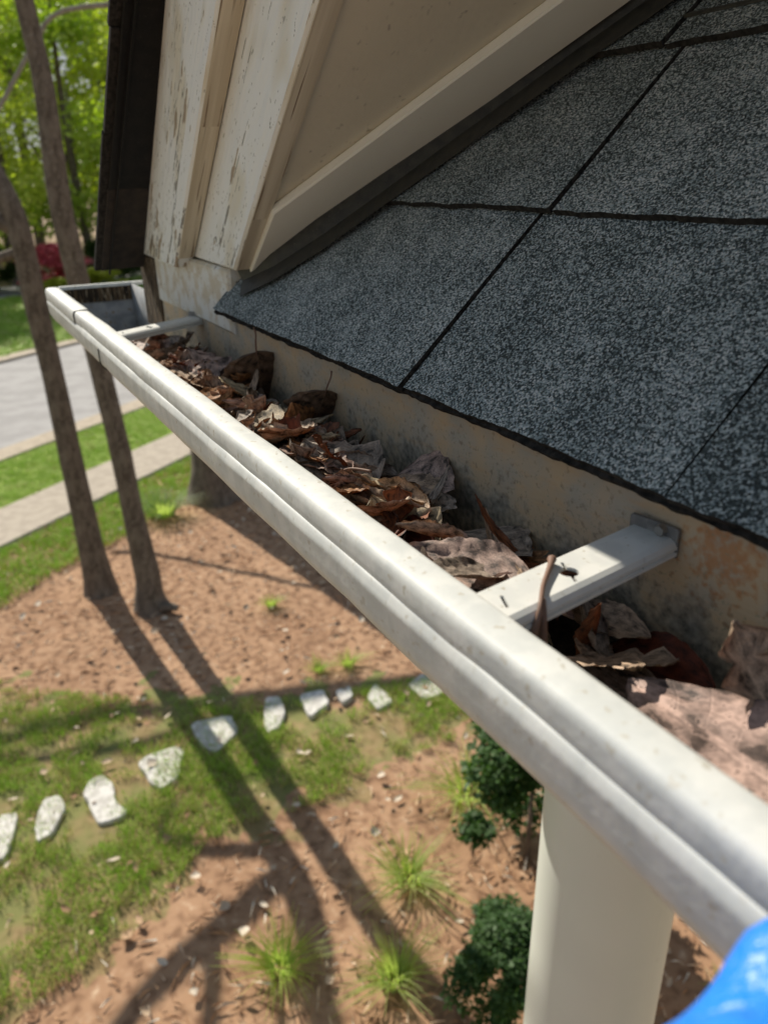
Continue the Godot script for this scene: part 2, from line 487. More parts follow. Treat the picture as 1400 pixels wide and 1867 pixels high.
func peeling(sd: int, k: int) -> StandardMaterial3D:
	var w := 2048
	var h := 256
	var grain := noise_bytes(w, h, 0.06, sd, FastNoiseLite.TYPE_SIMPLEX_SMOOTH, 4, Vector2(0.035, 1))
	var flake := noise_bytes(w, h, 0.035, sd + 1, FastNoiseLite.TYPE_SIMPLEX_SMOOTH, 4, Vector2(0.22, 1))
	var big := noise_bytes(w, h, 0.006, sd + 2, FastNoiseLite.TYPE_SIMPLEX_SMOOTH, 3, Vector2(0.5, 1))
	var hair := noise_bytes(w, h, 0.022, sd + 3, FastNoiseLite.TYPE_SIMPLEX_SMOOTH, 2, Vector2(0.09, 1))
	var mould := noise_bytes(w, h, 0.09, sd + 4, FastNoiseLite.TYPE_SIMPLEX_SMOOTH, 3, Vector2(0.3, 1))
	var d := PackedByteArray()
	d.resize(w * h * 3)
	for y in h:
		for x in w:
			var i := y * w + x
			var v := Vector3(0.79, 0.80, 0.76)
			var wear := clampf(1.0 - float(x) / w * 2.6, 0.0, 1.0)      # the low end of the board, where rain has stood
			if big[i] > 150: v = v.lerp(Vector3(0.60, 0.52, 0.34), minf(0.5, (big[i] - 150) / 110.0))
			var zone := wear + clampf((big[i] - 120) / 160.0, -0.25, 0.35)
			var cut := 236.0 - zone * 74.0
			if flake[i] > cut: v = v.lerp(Vector3(0.36, 0.28, 0.185), minf(1.0, (flake[i] - cut) / 7.0))
			if absi(hair[i] - 128) < 1 + int(zone * 2.2) and mould[i] > 104: v = v.lerp(Vector3(0.11, 0.09, 0.065), 0.8)
			if grain[i] > 232 - int(zone * 62.0) and mould[i] > 108: v = v.lerp(Vector3(0.10, 0.085, 0.065), 0.75)
			if mould[i] > 222 - int(zone * 34.0): v = v.lerp(Vector3(0.16, 0.145, 0.09), 0.6)
			d[i * 3] = int(pow(v.x, 0.4545) * 255.0)
			d[i * 3 + 1] = int(pow(v.y, 0.4545) * 255.0)
			d[i * 3 + 2] = int(pow(v.z, 0.4545) * 255.0)
	var m := StandardMaterial3D.new()
	m.resource_name = "peeling_paint"
	m.albedo_texture = tex_rgb(w, h, d)
	m.roughness = 0.6
	var hi := Image.create_from_data(w, h, false, Image.FORMAT_L8, flake)
	hi.convert(Image.FORMAT_RGBA8)
	hi.bump_map_to_normal_map(5.0)
	m.normal_enabled = true
	m.normal_texture = ImageTexture.create_from_image(hi)
	m.normal_scale = 0.5
	m.uv1_scale = Vector3(0.75, 6.0, 1)
	m.uv1_offset = Vector3(0.42 * 0.75, 0.3 * k, 0)
	return m

func vein_print(sd: int, k: int) -> ImageTexture:
	var w := 384
	var a := noise_bytes(w, w, 0.012, sd, FastNoiseLite.TYPE_SIMPLEX_SMOOTH, 4)
	var b := noise_bytes(w, w, 0.07, sd + 1, FastNoiseLite.TYPE_SIMPLEX_SMOOTH, 3)
	var d := PackedByteArray()
	d.resize(w * w * 3)
	for y in w:
		for x in w:
			var i := y * w + x
			var u := float(x) / w
			var v := absf(float(y) / w - 0.5) * 2.0
			var t := 0.78 + (a[i] - 128) / 420.0 + (b[i] - 128) / 700.0
			var side := fposmod(u * 9.0 - v * 2.2, 1.0)
			if v < 0.035: t += 0.16
			elif side < 0.055: t += 0.10
			elif side < 0.11: t -= 0.07
			if b[i] > 206: t *= 0.45
			if a[i] < 62: t *= 0.72
			t = clampf(t, 0.05, 1.0)
			d[i * 3] = int(t * 255.0)
			d[i * 3 + 1] = int(t * 252.0)
			d[i * 3 + 2] = int(t * 248.0)
	return tex_rgb(w, w, d)

# ------------------------------------------------------------------ ground
func flat(poly: Array, y: float) -> ArrayMesh:
	var p := PackedVector2Array()
	for q in poly: p.append(Vector2(q[0], q[1]))
	var st := SurfaceTool.new()
	st.begin(Mesh.PRIMITIVE_TRIANGLES)
	var tri := Geometry2D.triangulate_polygon(p)
	for t in range(0, tri.size(), 3):
		var a := p[tri[t]]
		var b := p[tri[t + 1]]
		var c := p[tri[t + 2]]
		var list := [a, b, c] if (b - a).cross(c - a) > 0.0 else [a, c, b]
		for q in list:
			st.set_normal(Vector3.UP)
			st.set_uv(q)
			st.add_vertex(Vector3(q.x, y, q.y))
	return st.commit()

func along(o: float, e: float) -> Array:          # a point in street axes: o metres out from the house, e metres along the street
	return [-8.42 - 0.81 * o - 0.58 * e, 0.02 + 0.58 * o - 0.81 * e]

func strip(o0: float, o1: float, e0: float, e1: float) -> Array:
	return [along(o0, e0), along(o1, e0), along(o1, e1), along(o0, e1)]

var path_poly := PackedVector2Array()
var lawn_edge := PackedVector2Array()

func build_ground() -> void:
	var g := obj("ground", flat([[-200, -200], [200, -200], [200, 200], [-200, 200]], -0.075), M.far_soil)
	tag(g, "", "", "", "structure")
	# the bed under the trees: bark mulch and pine straw, with thin turf along the stepping stones
	path_poly = PackedVector2Array([Vector2(-5.95, 1.5), Vector2(-5.89, 0.23), Vector2(-5.44, -0.19), Vector2(-5.15, -0.58), Vector2(-4.72, -1.26), Vector2(-4.42, -1.94), Vector2(-4.16, -2.76), Vector2(-4.3, -4.2), Vector2(-3.5, -4.2), Vector2(-3.5, -2.66), Vector2(-3.5, -2.08), Vector2(-3.45, -1.67), Vector2(-3.45, -1.19), Vector2(-3.5, -0.75), Vector2(-3.3, -0.41), Vector2(-3.09, -0.19), Vector2(-2.96, 0.33), Vector2(-2.7, 1.5)])
	var w := 1024
	var h := 640
	var a := noise_bytes(w, h, 0.012, 201, FastNoiseLite.TYPE_SIMPLEX_SMOOTH, 5)
	var b := noise_bytes(w, h, 0.12, 202, FastNoiseLite.TYPE_SIMPLEX_SMOOTH, 4)
	var c := noise_bytes(w, h, 0.03, 203, FastNoiseLite.TYPE_SIMPLEX_SMOOTH, 4)
	var mask := Image.create(w, h, false, Image.FORMAT_L8)
	var x0 := -10.2
	var z0 := -6.4
	var sc := 80.0
	var d := PackedByteArray()
	d.resize(w * h * 3)
	for y in h:
		for x in w:
			var i := y * w + x
			var p := Vector2(x0 + x / sc, z0 + y / sc)
			var v := Vector3(0.29, 0.165, 0.092).lerp(Vector3(0.44, 0.275, 0.165), a[i] / 255.0)
			v = v.lerp(Vector3(0.15, 0.075, 0.038), clampf((b[i] - 122) / 110.0, 0.0, 0.8))
			if b[i] < 70: v = v.lerp(Vector3(0.62, 0.47, 0.33), (70 - b[i]) / 80.0)
			if p.x > -6.1 and p.x < -2.5:
				var q := p + Vector2((c[i] - 128) / 330.0, (a[i] - 128) / 330.0)
				if Geometry2D.is_point_in_polygon(q, path_poly):
					v = v.lerp(Vector3(0.16, 0.19, 0.05), 0.35 + 0.5 * clampf((c[i] - 90) / 90.0, 0.0, 1.0))
			d[i * 3] = int(pow(v.x, 0.4545) * 255.0)
			d[i * 3 + 1] = int(pow(v.y, 0.4545) * 255.0)
			d[i * 3 + 2] = int(pow(v.z, 0.4545) * 255.0)
	var bm := mat("mulch", Color.WHITE, 0.95, tex_rgb(w, h, d))
	var st := SurfaceTool.new()
	st.begin(Mesh.PRIMITIVE_TRIANGLES)
	var nz := FastNoiseLite.new()
	nz.seed = 9
	nz.frequency = 1.4
	var nx := 120
	var ny := 76
	for iy in ny:
		for ix in nx:
			for t in [[0, 0], [1, 0], [1, 1], [0, 0], [1, 1], [0, 1]]:
				var fx: float = float(ix + t[0]) / nx
				var fy: float = float(iy + t[1]) / ny
				var px := x0 + fx * w / sc
				var pz := z0 + fy * h / sc
				st.set_uv(Vector2(fx, fy))
				st.add_vertex(Vector3(px, -0.004 + 0.022 * (nz.get_noise_2d(px, pz) + 0.45 * nz.get_noise_2d(px * 5.0, pz * 5.0)) - 0.012, pz))
	st.generate_normals()
	var bed := obj("garden_bed", st.commit(), bm)
	tag(bed, "", "", "", "structure")
	# lawn to the pavement, verge, far lawn
	var curve := [[-7.0, 4.0], [-7.05, 1.0], [-7.1, 0.13], [-7.55, -0.35], [-7.86, -0.78], [-8.03, -1.12], [-8.38, -1.53], [-8.66, -2.0], [-9.3, -2.5], [-9.9, -4.2], [-11.5, -7.0]]
	var lawn := curve.duplicate()
	for e in [12.0, 0.0, -9.0]:
		lawn.append(along(0.0, e))
	tag(obj("lawn", flat(lawn, 0.022), M.lawn_soil), "", "", "", "structure")
	tag(obj("sidewalk", box_strip(0.0, 0.9, -20, 45, -0.08, 0.045), M.concrete), "", "", "", "structure")
	tag(obj("verge", flat(strip(0.9, 2.3, -20, 45), 0.026), M.lawn_soil), "", "", "", "structure")
	tag(obj("kerb", box_strip(2.3, 2.75, -20, 45, -0.05, 0.05), M.kerb_concrete), "", "", "", "structure")
	tag(obj("street", flat(strip(2.7, 8.2, -20, 45), -0.004), M.road_asphalt), "", "", "", "structure")
	tag(obj("far_kerb", box_strip(7.75, 8.2, -20, 45, -0.05, 0.05), M.kerb_concrete), "", "", "", "structure")
	tag(obj("far_lawn", flat(strip(8.2, 16.0, -20, 45), 0.03), M.lawn_soil), "", "", "", "structure")
	tag(obj("driveway", flat(strip(16.0, 18.5, -20, 45), 0.034), M.road_asphalt), "", "", "", "structure")
	grass_on(strip(8.2, 16.0, -2, 14), 9000, 0.12, 3.0, "far_grass", "short green lawn across the street in patches of tree shade", 0.0)
	grass_on(strip(0.9, 2.3, -2, 7), 9000, 0.075, 1.5, "verge_grass", "bright green mown grass between the sidewalk and the kerb", 0.0)
	grass_on(lawn, 9000, 0.07, 1.5, "lawn_grass", "bright green mown grass between the mulch bed and the sidewalk", 0.0)
	var pp := []
	for q in path_poly: pp.append([q.x, q.y])
	grass_on(pp, 14000, 0.05, 1.0, "path_grass", "thin patchy turf around the stepping stones", 0.42)
	# pine straw
	var mm := MultiMesh.new()
	mm.transform_format = MultiMesh.TRANSFORM_3D
	mm.use_colors = true
	var bar := SurfaceTool.new()
	bar.begin(Mesh.PRIMITIVE_TRIANGLES)
	bar.set_smooth_group(-1)
	for v in [Vector3(-0.5, 0, -0.5), Vector3(0.5, 0.3, -0.5), Vector3(0.0, 1, 0.5), Vector3(0.5, 0.3, -0.5), Vector3(0.5, 0.0, 0.5), Vector3(0.0, 1, 0.5), Vector3(-0.5, 0, -0.5), Vector3(0.0, 1, 0.5), Vector3(0.5, 0, 0.5)]:
		bar.add_vertex(v * Vector3(1, 0.15, 0.09))
	bar.generate_normals()
	mm.mesh = bar.commit()
	var tones := [Color(0.50, 0.30, 0.165), Color(0.40, 0.22, 0.115), Color(0.66, 0.49, 0.34), Color(0.20, 0.105, 0.058), Color(0.76, 0.68, 0.56)]
	mm.instance_count = 9000
	for k in mm.instance_count:
		var p := Vector2(rng.randf_range(-8.9, -0.9), rng.randf_range(-5.5, 1.1))
		if Geometry2D.is_point_in_polygon(p, path_poly) and rng.randf() < 0.8: p.x = rng.randf_range(-2.6, -0.9)
		var s := rng.randf_range(0.025, 0.085)
		if rng.randf() < 0.12: s *= 1.5
		var t := Transform3D(Basis.from_euler(Vector3(rng.randf_range(-0.25, 0.25), rng.randf() * TAU, rng.randf_range(-0.25, 0.25))).scaled(Vector3.ONE * s), Vector3(p.x, rng.randf_range(-0.006, 0.014), p.y))
		mm.set_instance_transform(k, t)
		mm.set_instance_color(k, tones[rng.randi() % 5 if rng.randf() < 0.6 else rng.randi() % 3])
	var mi := MultiMeshInstance3D.new()
	mi.multimesh = mm
	mi.material_override = M.straw
	mi.name = "pine_straw_litter"
	tag(mi, "brown bark chips and pine straw strewn over the bed", "mulch", "", "stuff")
	add_child(mi, true)
	for kind in 2:
		var lm := MultiMesh.new()
		lm.transform_format = MultiMesh.TRANSFORM_3D
		lm.use_colors = true
		lm.mesh = leaf_mesh([2, 0][kind], 611 + kind, 0.7, 0.5, 0.05)
		lm.instance_count = 300
		var lt := [Color(0.52, 0.39, 0.27), Color(0.42, 0.28, 0.17), Color(0.62, 0.53, 0.42), Color(0.32, 0.19, 0.11)]
		for k in lm.instance_count:
			var s := rng.randf_range(0.035, 0.08)
			lm.set_instance_transform(k, Transform3D(Basis.from_euler(Vector3(rng.randf_range(-0.4, 0.4), rng.randf() * TAU, rng.randf_range(-0.4, 0.4))).scaled(Vector3.ONE * s), Vector3(rng.randf_range(-9.5, -0.9), rng.randf_range(0.012, 0.03), rng.randf_range(-4.5, 1.0))))
			lm.set_instance_color(k, lt[rng.randi() % 4])
		var li := MultiMeshInstance3D.new()
		li.multimesh = lm
		li.material_override = M.straw
		li.name = ["broad_leaf_litter", "oval_leaf_litter"][kind]
		tag(li, ["broad dry leaves blown over the bed and turf", "small oval dry leaves blown over the bed and turf"][kind], "leaf litter", "", "stuff")
		add_child(li, true)
	# stepping stones
	var stones := [
		["cut off by the picture's edge, beside the long leaning stone", [[-4.33, 0.36], [-4.29, 0.25], [-3.94, 0.36], [-4.01, 0.47]]],
		["narrow leaning stone, second from the lawn end of the row", [[-4.12, 0.18], [-4.34, 0.1], [-4.32, 0.01], [-4.19, -0.01], [-4.0, 0.1], [-3.98, 0.19]]],
		["large cracked stone with a jagged foot", [[-4.26, -0.12], [-4.36, -0.18], [-4.38, -0.26], [-4.26, -0.31], [-4.09, -0.29], [-3.97, -0.34], [-3.93, -0.3], [-3.94, -0.16], [-4.09, -0.14]]],
		["large tapering stone beside the shaded one", [[-4.36, -0.49], [-4.41, -0.57], [-4.4, -0.77], [-4.33, -0.8], [-4.09, -0.69], [-4.04, -0.57], [-4.14, -0.52]]],
		["the one half covered by the tree's shadow", [[-4.59, -0.91], [-4.53, -1.2], [-4.33, -1.19], [-4.19, -0.98], [-4.3, -0.92]]],
		["upright rectangular stone just past the two trunk shadows", [[-4.59, -1.49], [-4.55, -1.59], [-4.36, -1.56], [-4.21, -1.45], [-4.2, -1.36], [-4.3, -1.37]]],
		["broad stone between the upright one and the smallest", [[-4.49, -1.72], [-4.46, -1.91], [-4.28, -1.88], [-4.2, -1.68]]],
		["the smallest of the row", [[-4.4, -1.98], [-4.39, -2.11], [-4.27, -2.07], [-4.23, -1.96]]],
		["diamond shaped stone next to the smallest", [[-4.2, -2.15], [-4.33, -2.29], [-4.06, -2.3], [-4.03, -2.15]]],
		["wide stone at the gutter's edge, end of the row", [[-4.19, -2.49], [-4.25, -2.67], [-4.15, -2.81], [-3.95, -2.67], [-3.96, -2.51]]]]
	for s in stones:
		var poly := PackedVector2Array()
		for q in s[1]: poly.append(Vector2(q[0], -q[1]))
		var f := Transform3D(Basis(Vector3.RIGHT, Vector3.FORWARD, Vector3.UP), Vector3.ZERO)
		var o := obj("stepping_stone", slab(hewn(poly), f, -0.03, 0.014 + rng.randf() * 0.010, 0.006), M.slate_stone)
		tag(o, "pale flat stepping stone, " + s[0], "stone", "stepping stones in the turf path")

func hewn(p: PackedVector2Array) -> PackedVector2Array:
	var out := PackedVector2Array()
	for i in p.size():
		var a := p[i]
		var b := p[(i + 1) % p.size()]
		out.append(a.lerp(b, 0.12))
		out.append(a.lerp(b, 0.5) + Vector2(rng.randf_range(-0.008, 0.008), rng.randf_range(-0.008, 0.008)))
		out.append(a.lerp(b, 0.88))
	return out

func box_strip(o0: float, o1: float, e0: float, e1: float, y0: float, y1: float) -> ArrayMesh:
	var p := PackedVector2Array()
	for q in strip(o0, o1, e0, e1): p.append(Vector2(q[0], -q[1]))
	return slab(p, Transform3D(Basis(Vector3.RIGHT, Vector3.FORWARD, Vector3.UP), Vector3.ZERO), y0, y1, 0.02)

func blades(n: int, spread: float, lean: float, width: float) -> ArrayMesh:
	var v := PackedVector3Array()
	var nn := PackedVector3Array()
	var uv := PackedVector2Array()
	var ix := PackedInt32Array()
	for k in n:
		var an := rng.randf() * TAU
		var base := Vector3(cos(an), 0, sin(an)) * spread * sqrt(rng.randf())
		var dir := Vector3(cos(an + rng.randf_range(-1, 1)), 0, sin(an + rng.randf_range(-1, 1)))
		var side := Vector3(-dir.z, 0, dir.x) * width * 0.5
		var h := rng.randf_range(0.6, 1.0)
		var l := lean * rng.randf_range(0.4, 1.0)
		var i0 := v.size()
		for s in 4:
			var t := s / 3.0
			var c := base + dir * l * t * t + Vector3.UP * h * (t - 0.35 * l * t * t)
			var ww := side * (1.0 - t * 0.85)
			v.append(c - ww)
			v.append(c + ww)
			var tang := (dir * l * 2.0 * t + Vector3.UP * h * (1.0 - 0.7 * l * t)).normalized()
			var nv := tang.cross(side.normalized())
			nn.append(nv)
			nn.append(nv)
			uv.append(Vector2(0, t))
			uv.append(Vector2(1, t))
			if s < 3:
				var q := i0 + s * 2
				ix.append_array([q, q + 1, q + 3, q, q + 3, q + 2])
	return raw_mesh(v, nn, uv, ix)

func grass_on(poly: Array, count: int, height: float, wide: float, called: String, label: String, patchy: float) -> void:
	var p := PackedVector2Array()
	var lo := Vector2(1e9, 1e9)
	var hi := -lo
	for q in poly:
		p.append(Vector2(q[0], q[1]))
		lo = lo.min(p[-1])
		hi = hi.max(p[-1])
	lo.x = maxf(lo.x, -32.0)
	var n := FastNoiseLite.new()
	n.seed = 77
	n.frequency = 1.1
	var mm := MultiMesh.new()
	mm.transform_format = MultiMesh.TRANSFORM_3D
	mm.use_colors = true
	mm.mesh = blades(9, 0.55, 0.6, 0.10)
	var tf := []
	var col := []
	var tries := 0
	while tf.size() < count and tries < count * 14:
		tries += 1
		var q := Vector2(rng.randf_range(lo.x, hi.x), rng.randf_range(lo.y, hi.y))
		if not Geometry2D.is_point_in_polygon(q, p): continue
		if q.y > 3.0 + absf(q.x) * 0.05 or q.y < -7.0 - absf(q.x) * 0.2: continue
		var v := n.get_noise_2d(q.x, q.y) + 0.5 * n.get_noise_2d(q.x * 3.3, q.y * 3.3)
		if patchy > 0.0 and v + rng.randf_range(-0.3, 0.3) < patchy - 0.42: continue
		var s := height * rng.randf_range(0.6, 1.3)
		tf.append(Transform3D(Basis(Vector3.UP, rng.randf() * TAU).scaled(Vector3(s * wide * 0.8, s, s * wide * 0.8)), Vector3(q.x, 0.0, q.y)))
		var c := Color(0.30, 0.48, 0.05).lerp(Color(0.42, 0.54, 0.09), rng.randf())
		if rng.randf() < (0.10 + patchy * 0.4): c = Color(0.50, 0.40, 0.20)
		col.append(c)
	mm.instance_count = tf.size()
	for k in tf.size():
		mm.set_instance_transform(k, tf[k])
		mm.set_instance_color(k, col[k])
	var mi := MultiMeshInstance3D.new()
	mi.multimesh = mm
	mi.material_override = M.grass_blade
	mi.name = called
	tag(mi, label, "grass", "", "stuff")
	add_child(mi, true)

# ------------------------------------------------------------------ the small pent roof above the gutter
const EAVE := Vector2(-0.2496, -0.130)      # z, y of the shingles' lower edge
func roof_point(x: float, s: float, h: float) -> Vector3:      # s up the 45 degree slope, h off it
	return W(x, EAVE.y + (s + h) * 0.70711, EAVE.x + (h - s) * 0.70711)

func shingle_mesh(x0: float, x1: float, s0: float, s1: float, lift: float, thick: float, sd: int, face: Material) -> ArrayMesh:
	var n := FastNoiseLite.new()
	n.seed = sd
	n.frequency = 1.0
	var p := PackedVector2Array()
	var steps := maxi(2, int((x1 - x0) / 0.003))
	for k in steps + 1:
		var x := lerpf(x0, x1, float(k) / steps)
		p.append(Vector2(x, s0 + 0.0007 * n.get_noise_1d(x * 120.0) + 0.0016 * n.get_noise_1d(x * 22.0)))
	p.append(Vector2(x1, s1))
	p.append(Vector2(x0, s1))
	var cutter := PackedVector2Array([Vector2(-0.806, -0.05), Vector2(5, -0.05), Vector2(5, 0.5), Vector2(-0.812 + 1.067 * 0.47, 0.5), Vector2(-0.812, 0.03)])
	var got := Geometry2D.intersect_polygons(p, cutter)
	if got.is_empty(): return null
	p = got[0]
	if Geometry2D.is_polygon_clockwise(p): p.reverse()
	var tri := Geometry2D.triangulate_polygon(p)
	var off := Vector2(n.get_noise_1d(500.0), n.get_noise_1d(900.0)) * 3.0
	var st := SurfaceTool.new()
	st.begin(Mesh.PRIMITIVE_TRIANGLES)
	st.set_smooth_group(-1)
	var rim := SurfaceTool.new()
	rim.begin(Mesh.PRIMITIVE_TRIANGLES)
	rim.set_smooth_group(-1)
	var hh := func(q: Vector2) -> float: return lift * (1.0 - 0.72 * clampf((q.y - s0) / (s1 - s0), 0.0, 1.0)) + 0.0007 * n.get_noise_2d(q.x * 14.0, q.y * 14.0)
	for t in range(0, tri.size(), 3):
		for j in [0, 2, 1]:
			var q := p[tri[t + j]]
			st.set_uv(q + off)
			st.add_vertex(roof_point(q.x, q.y, hh.call(q)))
	for i in p.size():
		var a := p[i]
		var b := p[(i + 1) % p.size()]
		var va := roof_point(a.x, a.y, hh.call(a))
		var vb := roof_point(b.x, b.y, hh.call(b))
		var la := roof_point(a.x, a.y, hh.call(a) - thick)
		var lb := roof_point(b.x, b.y, hh.call(b) - thick)
		for e in [va, vb, lb, va, lb, la]:
			rim.add_vertex(e)
	st.generate_normals()
	rim.generate_normals()
	st.set_material(face)
	rim.set_material(M.asphalt_edge)
	return rim.commit(st.commit())

func build_pent_roof() -> void:
	var roof := thing("pent_roof", "narrow grey asphalt shingle roof sloping down to the gutter", "roof")
	var deck := PackedVector2Array([Vector2(-0.272, -0.125), Vector2(-0.272, -0.150), Vector2(-0.48, -0.150), Vector2(-0.48, 0.09)])
	obj("roof_deck", sweep(deck, -0.79, 2.6, 1, true, 0.0, 1, true), M.siding_paint, roof)
	# starter strip under the first course, its cut edge showing
	var sm := shingle_mesh(-0.806, 2.4, -0.001, 0.10, 0.0035, 0.0035, 301, M.asphalt_edge)
	obj("starter_strip", sm, null, roof)
	var rows := [
		[0.0, 0.172, [-0.806, -0.690, -0.415, -0.200, 0.03, 0.29, 0.55, 0.80, 1.06, 1.32, 1.6, 1.9, 2.2]],
		[0.146, 0.30, [-0.80, -0.66, -0.402, -0.125, 0.14, 0.40, 0.66, 0.92, 1.2, 1.5, 1.8, 2.1]],
		[0.283, 0.36, [-0.80, -0.62, -0.416, -0.22, 0.02, 0.25, 0.5, 0.78, 1.05, 1.35, 1.65, 1.95, 2.2]]]
	var sd := 310
	for r in rows.size():
		var xs: Array = rows[r][2]
		for k in xs.size() - 1:
			sd += 1
			var gap := 0.0014
			var ms := shingle_mesh(xs[k] + (gap if k > 1 else 0.0026), xs[k + 1] - (gap if k > 0 else 0.0026), rows[r][0] + rng.randf_range(-0.0012, 0.0012), rows[r][1], 0.0078 + 0.0022 * (k % 2), 0.0047, sd, M[["granules", "pale_granules", "granules", "dark_granules"][(k * 5 + r * 3) % 4]])
			if ms: obj("shingle", ms, null, roof)
	# flashing where the slope meets the gable wall
	var fl := PackedVector2Array([Vector2(-0.4795, 0.096), Vector2(-0.462, 0.0905), Vector2(-0.461, 0.0925), Vector2(-0.4775, 0.0985), Vector2(-0.4775, 0.14), Vector2(-0.4795, 0.14)])
	obj("wall_flashing", sweep(fl, -0.50, 2.4, 8, true, 0.0008, 5, true), M.flashing_metal, roof)

# ------------------------------------------------------------------ the gable's raking eave overhead
var RF: Transform3D      # x up the rake, y square to it, z outwards
func build_rake() -> void:
	var r := Vector3(0.825, 0.56, 0.074).normalized()
	var u := Vector3(-0.5616, 0.8274, 0)
	u = (u - r * u.dot(r)).normalized()
	RF = Transform3D(Basis(r, u, r.cross(u)), W(-0.687, -0.03, -0.269))
	var top := 2.7
	var cut := func(uu: float, y: float) -> float:       # where a level cut at height y meets the line u = uu
		return (y + EYE - RF.origin.y - uu * u.y) / r.y
	var eave := thing("gable_eave", "weathered white rake boards and tan soffit under the gable's edge", "eave")
	var strip_of := func(u0: float, u1: float, y: float) -> PackedVector2Array:
		return PackedVector2Array([Vector2(cut.call(u0, y), u0), Vector2(top, u0), Vector2(top, u1), Vector2(cut.call(u1, y), u1)])
	# rake board, its narrow bare-edged underside facing down
	obj("rake_board", slab(strip_of.call(-0.003, 0.097, -0.083), RF, 0.0, 0.019, 0.0022), M.rake_paint, eave)
	obj("bare_edge", slab(PackedVector2Array([Vector2(-0.088, -0.0042), Vector2(top, -0.0042), Vector2(top, -0.0032), Vector2(-0.088, -0.0032)]), RF, 0.0008, 0.0165, 0.0), M.bare_edge, eave)
	obj("trim_board", slab(strip_of.call(0.09, 0.205, -0.094), RF, 0.0195, 0.0405, 0.0022), M.trim_paint, eave)
	obj("trim_underside", slab(PackedVector2Array([Vector2(-0.225, 0.0885), Vector2(top, 0.0885), Vector2(top, 0.0897), Vector2(-0.225, 0.0897)]), RF, 0.0205, 0.0385, 0.0), M.bare_edge, eave)
	# black metal drip edge and shingle overhang above
	var d0: float = cut.call(0.20, -0.118)
	var d1 := d0 + 0.19
	var over := func(t: float) -> float: return maxf(0.058, 0.103 - 0.044 * (t + 0.40))        # how far the roof's edge stands out
	var edge_of := func(t0: float, t1: float, off: float, inner: float) -> PackedVector2Array:
		return PackedVector2Array([Vector2(t0, inner), Vector2(t1, inner), Vector2(t1, over.call(t1) + off), Vector2(t0, over.call(t0) + off)])
	var flip := Transform3D(RF.basis * Basis(Vector3(1, 0, 0), Vector3(0, 0, 1), Vector3(0, -1, 0)), RF.origin)      # x up the rake, y outwards, z down
	obj("drip_edge", slab(edge_of.call(d0, d1, -0.008, 0.025), flip, -0.2085, -0.2055, 0.0008), M.drip_rust, eave)
	obj("drip_edge", slab(edge_of.call(d1 + 0.0015, 0.55, -0.009, 0.025), flip, -0.2075, -0.2042, 0.0008), M.black_drip, eave)
	obj("drip_edge", slab(edge_of.call(0.5515, top, -0.009, 0.025), flip, -0.2078, -0.2044, 0.0008), M.black_drip, eave)
	obj("drip_edge_lip", slab(PackedVector2Array([Vector2(d0, over.call(d0) - 0.019), Vector2(0.5, over.call(0.5) - 0.019), Vector2(0.5, over.call(0.5) - 0.017), Vector2(d0, over.call(d0) - 0.017)]), flip, -0.2043, -0.1985, 0.0004), M.black_drip, eave)
	var x := d0 - 0.005
	var k := 0
	while x < top:
		var nx := minf(top, x + 0.145)
		obj("edge_shingle", slab(edge_of.call(x, nx - 0.001, 0.0012 * sin(k * 2.7), -0.35), flip, -0.2165 + 0.001 * (k % 2), -0.2090 - 0.0006 * (k % 2), 0.0008), M.asphalt_edge, eave)
		x = nx
		k += 1
	obj("roof_deck", slab(strip_of.call(0.015, 0.203, -0.088), RF, -3.0, -0.001, 0.0), M.siding_paint, eave)
	# soffit panel behind the boards, lying flat under the rafters; frieze strip along the pent roof
	obj("soffit_panel", slab(PackedVector2Array([Vector2(-0.14, -0.001), Vector2(-0.10, -0.03), Vector2(0.30, -0.25), Vector2(top, -0.25), Vector2(top, -0.001)]), flip, -0.012, 0.0, 0.0005), M.soffit_paint, eave)
	obj("frieze_strip", slab(PackedVector2Array([Vector2(-0.088, 0.0035), Vector2(0.014, 0.0015), Vector2(0.36, -0.2337), Vector2(0.31, -0.2555)]), flip, 0.0002, 0.0085, 0.0014), M.frieze_paint, eave)
	obj("step_flashing", slab(PackedVector2Array([Vector2(-0.142, 0.001), Vector2(-0.085, -0.004), Vector2(0.27, -0.236), Vector2(0.245, -0.250)]), flip, 0.0006, 0.0045, 0.0006), M.flashing_metal, eave)
	# kicked-out lower leg of the flashing, lying on the shingles
	var st := SurfaceTool.new()
	st.begin(Mesh.PRIMITIVE_TRIANGLES)
	st.set_smooth_group(-1)
	var pl := []
	var low := [[-0.752, 0.0215], [-0.705, 0.046], [-0.655, 0.088], [-0.604, 0.141], [-0.568, 0.180], [-0.532, 0.218], [-0.482, 0.272], [-0.4465, 0.3065], [-0.42, 0.335]]
	for q in low:
		var wob := 0.0012 * sin(q[0] * 60.0)
		pl.append([roof_point(q[0], q[1], 0.0112 + wob * 0.3), roof_point(q[0] - 0.017, q[1] + 0.016, 0.0122), roof_point(q[0] - 0.029, q[1] + 0.027, 0.030)])
	for j in 8:
		for e in 2:
			for v in [pl[j][e], pl[j + 1][e], pl[j + 1][e + 1], pl[j][e], pl[j + 1][e + 1], pl[j][e + 1]]:
				st.add_vertex(v)
	st.generate_normals()
	obj("flashing_leg", st.commit(), M.flashing_metal, eave)

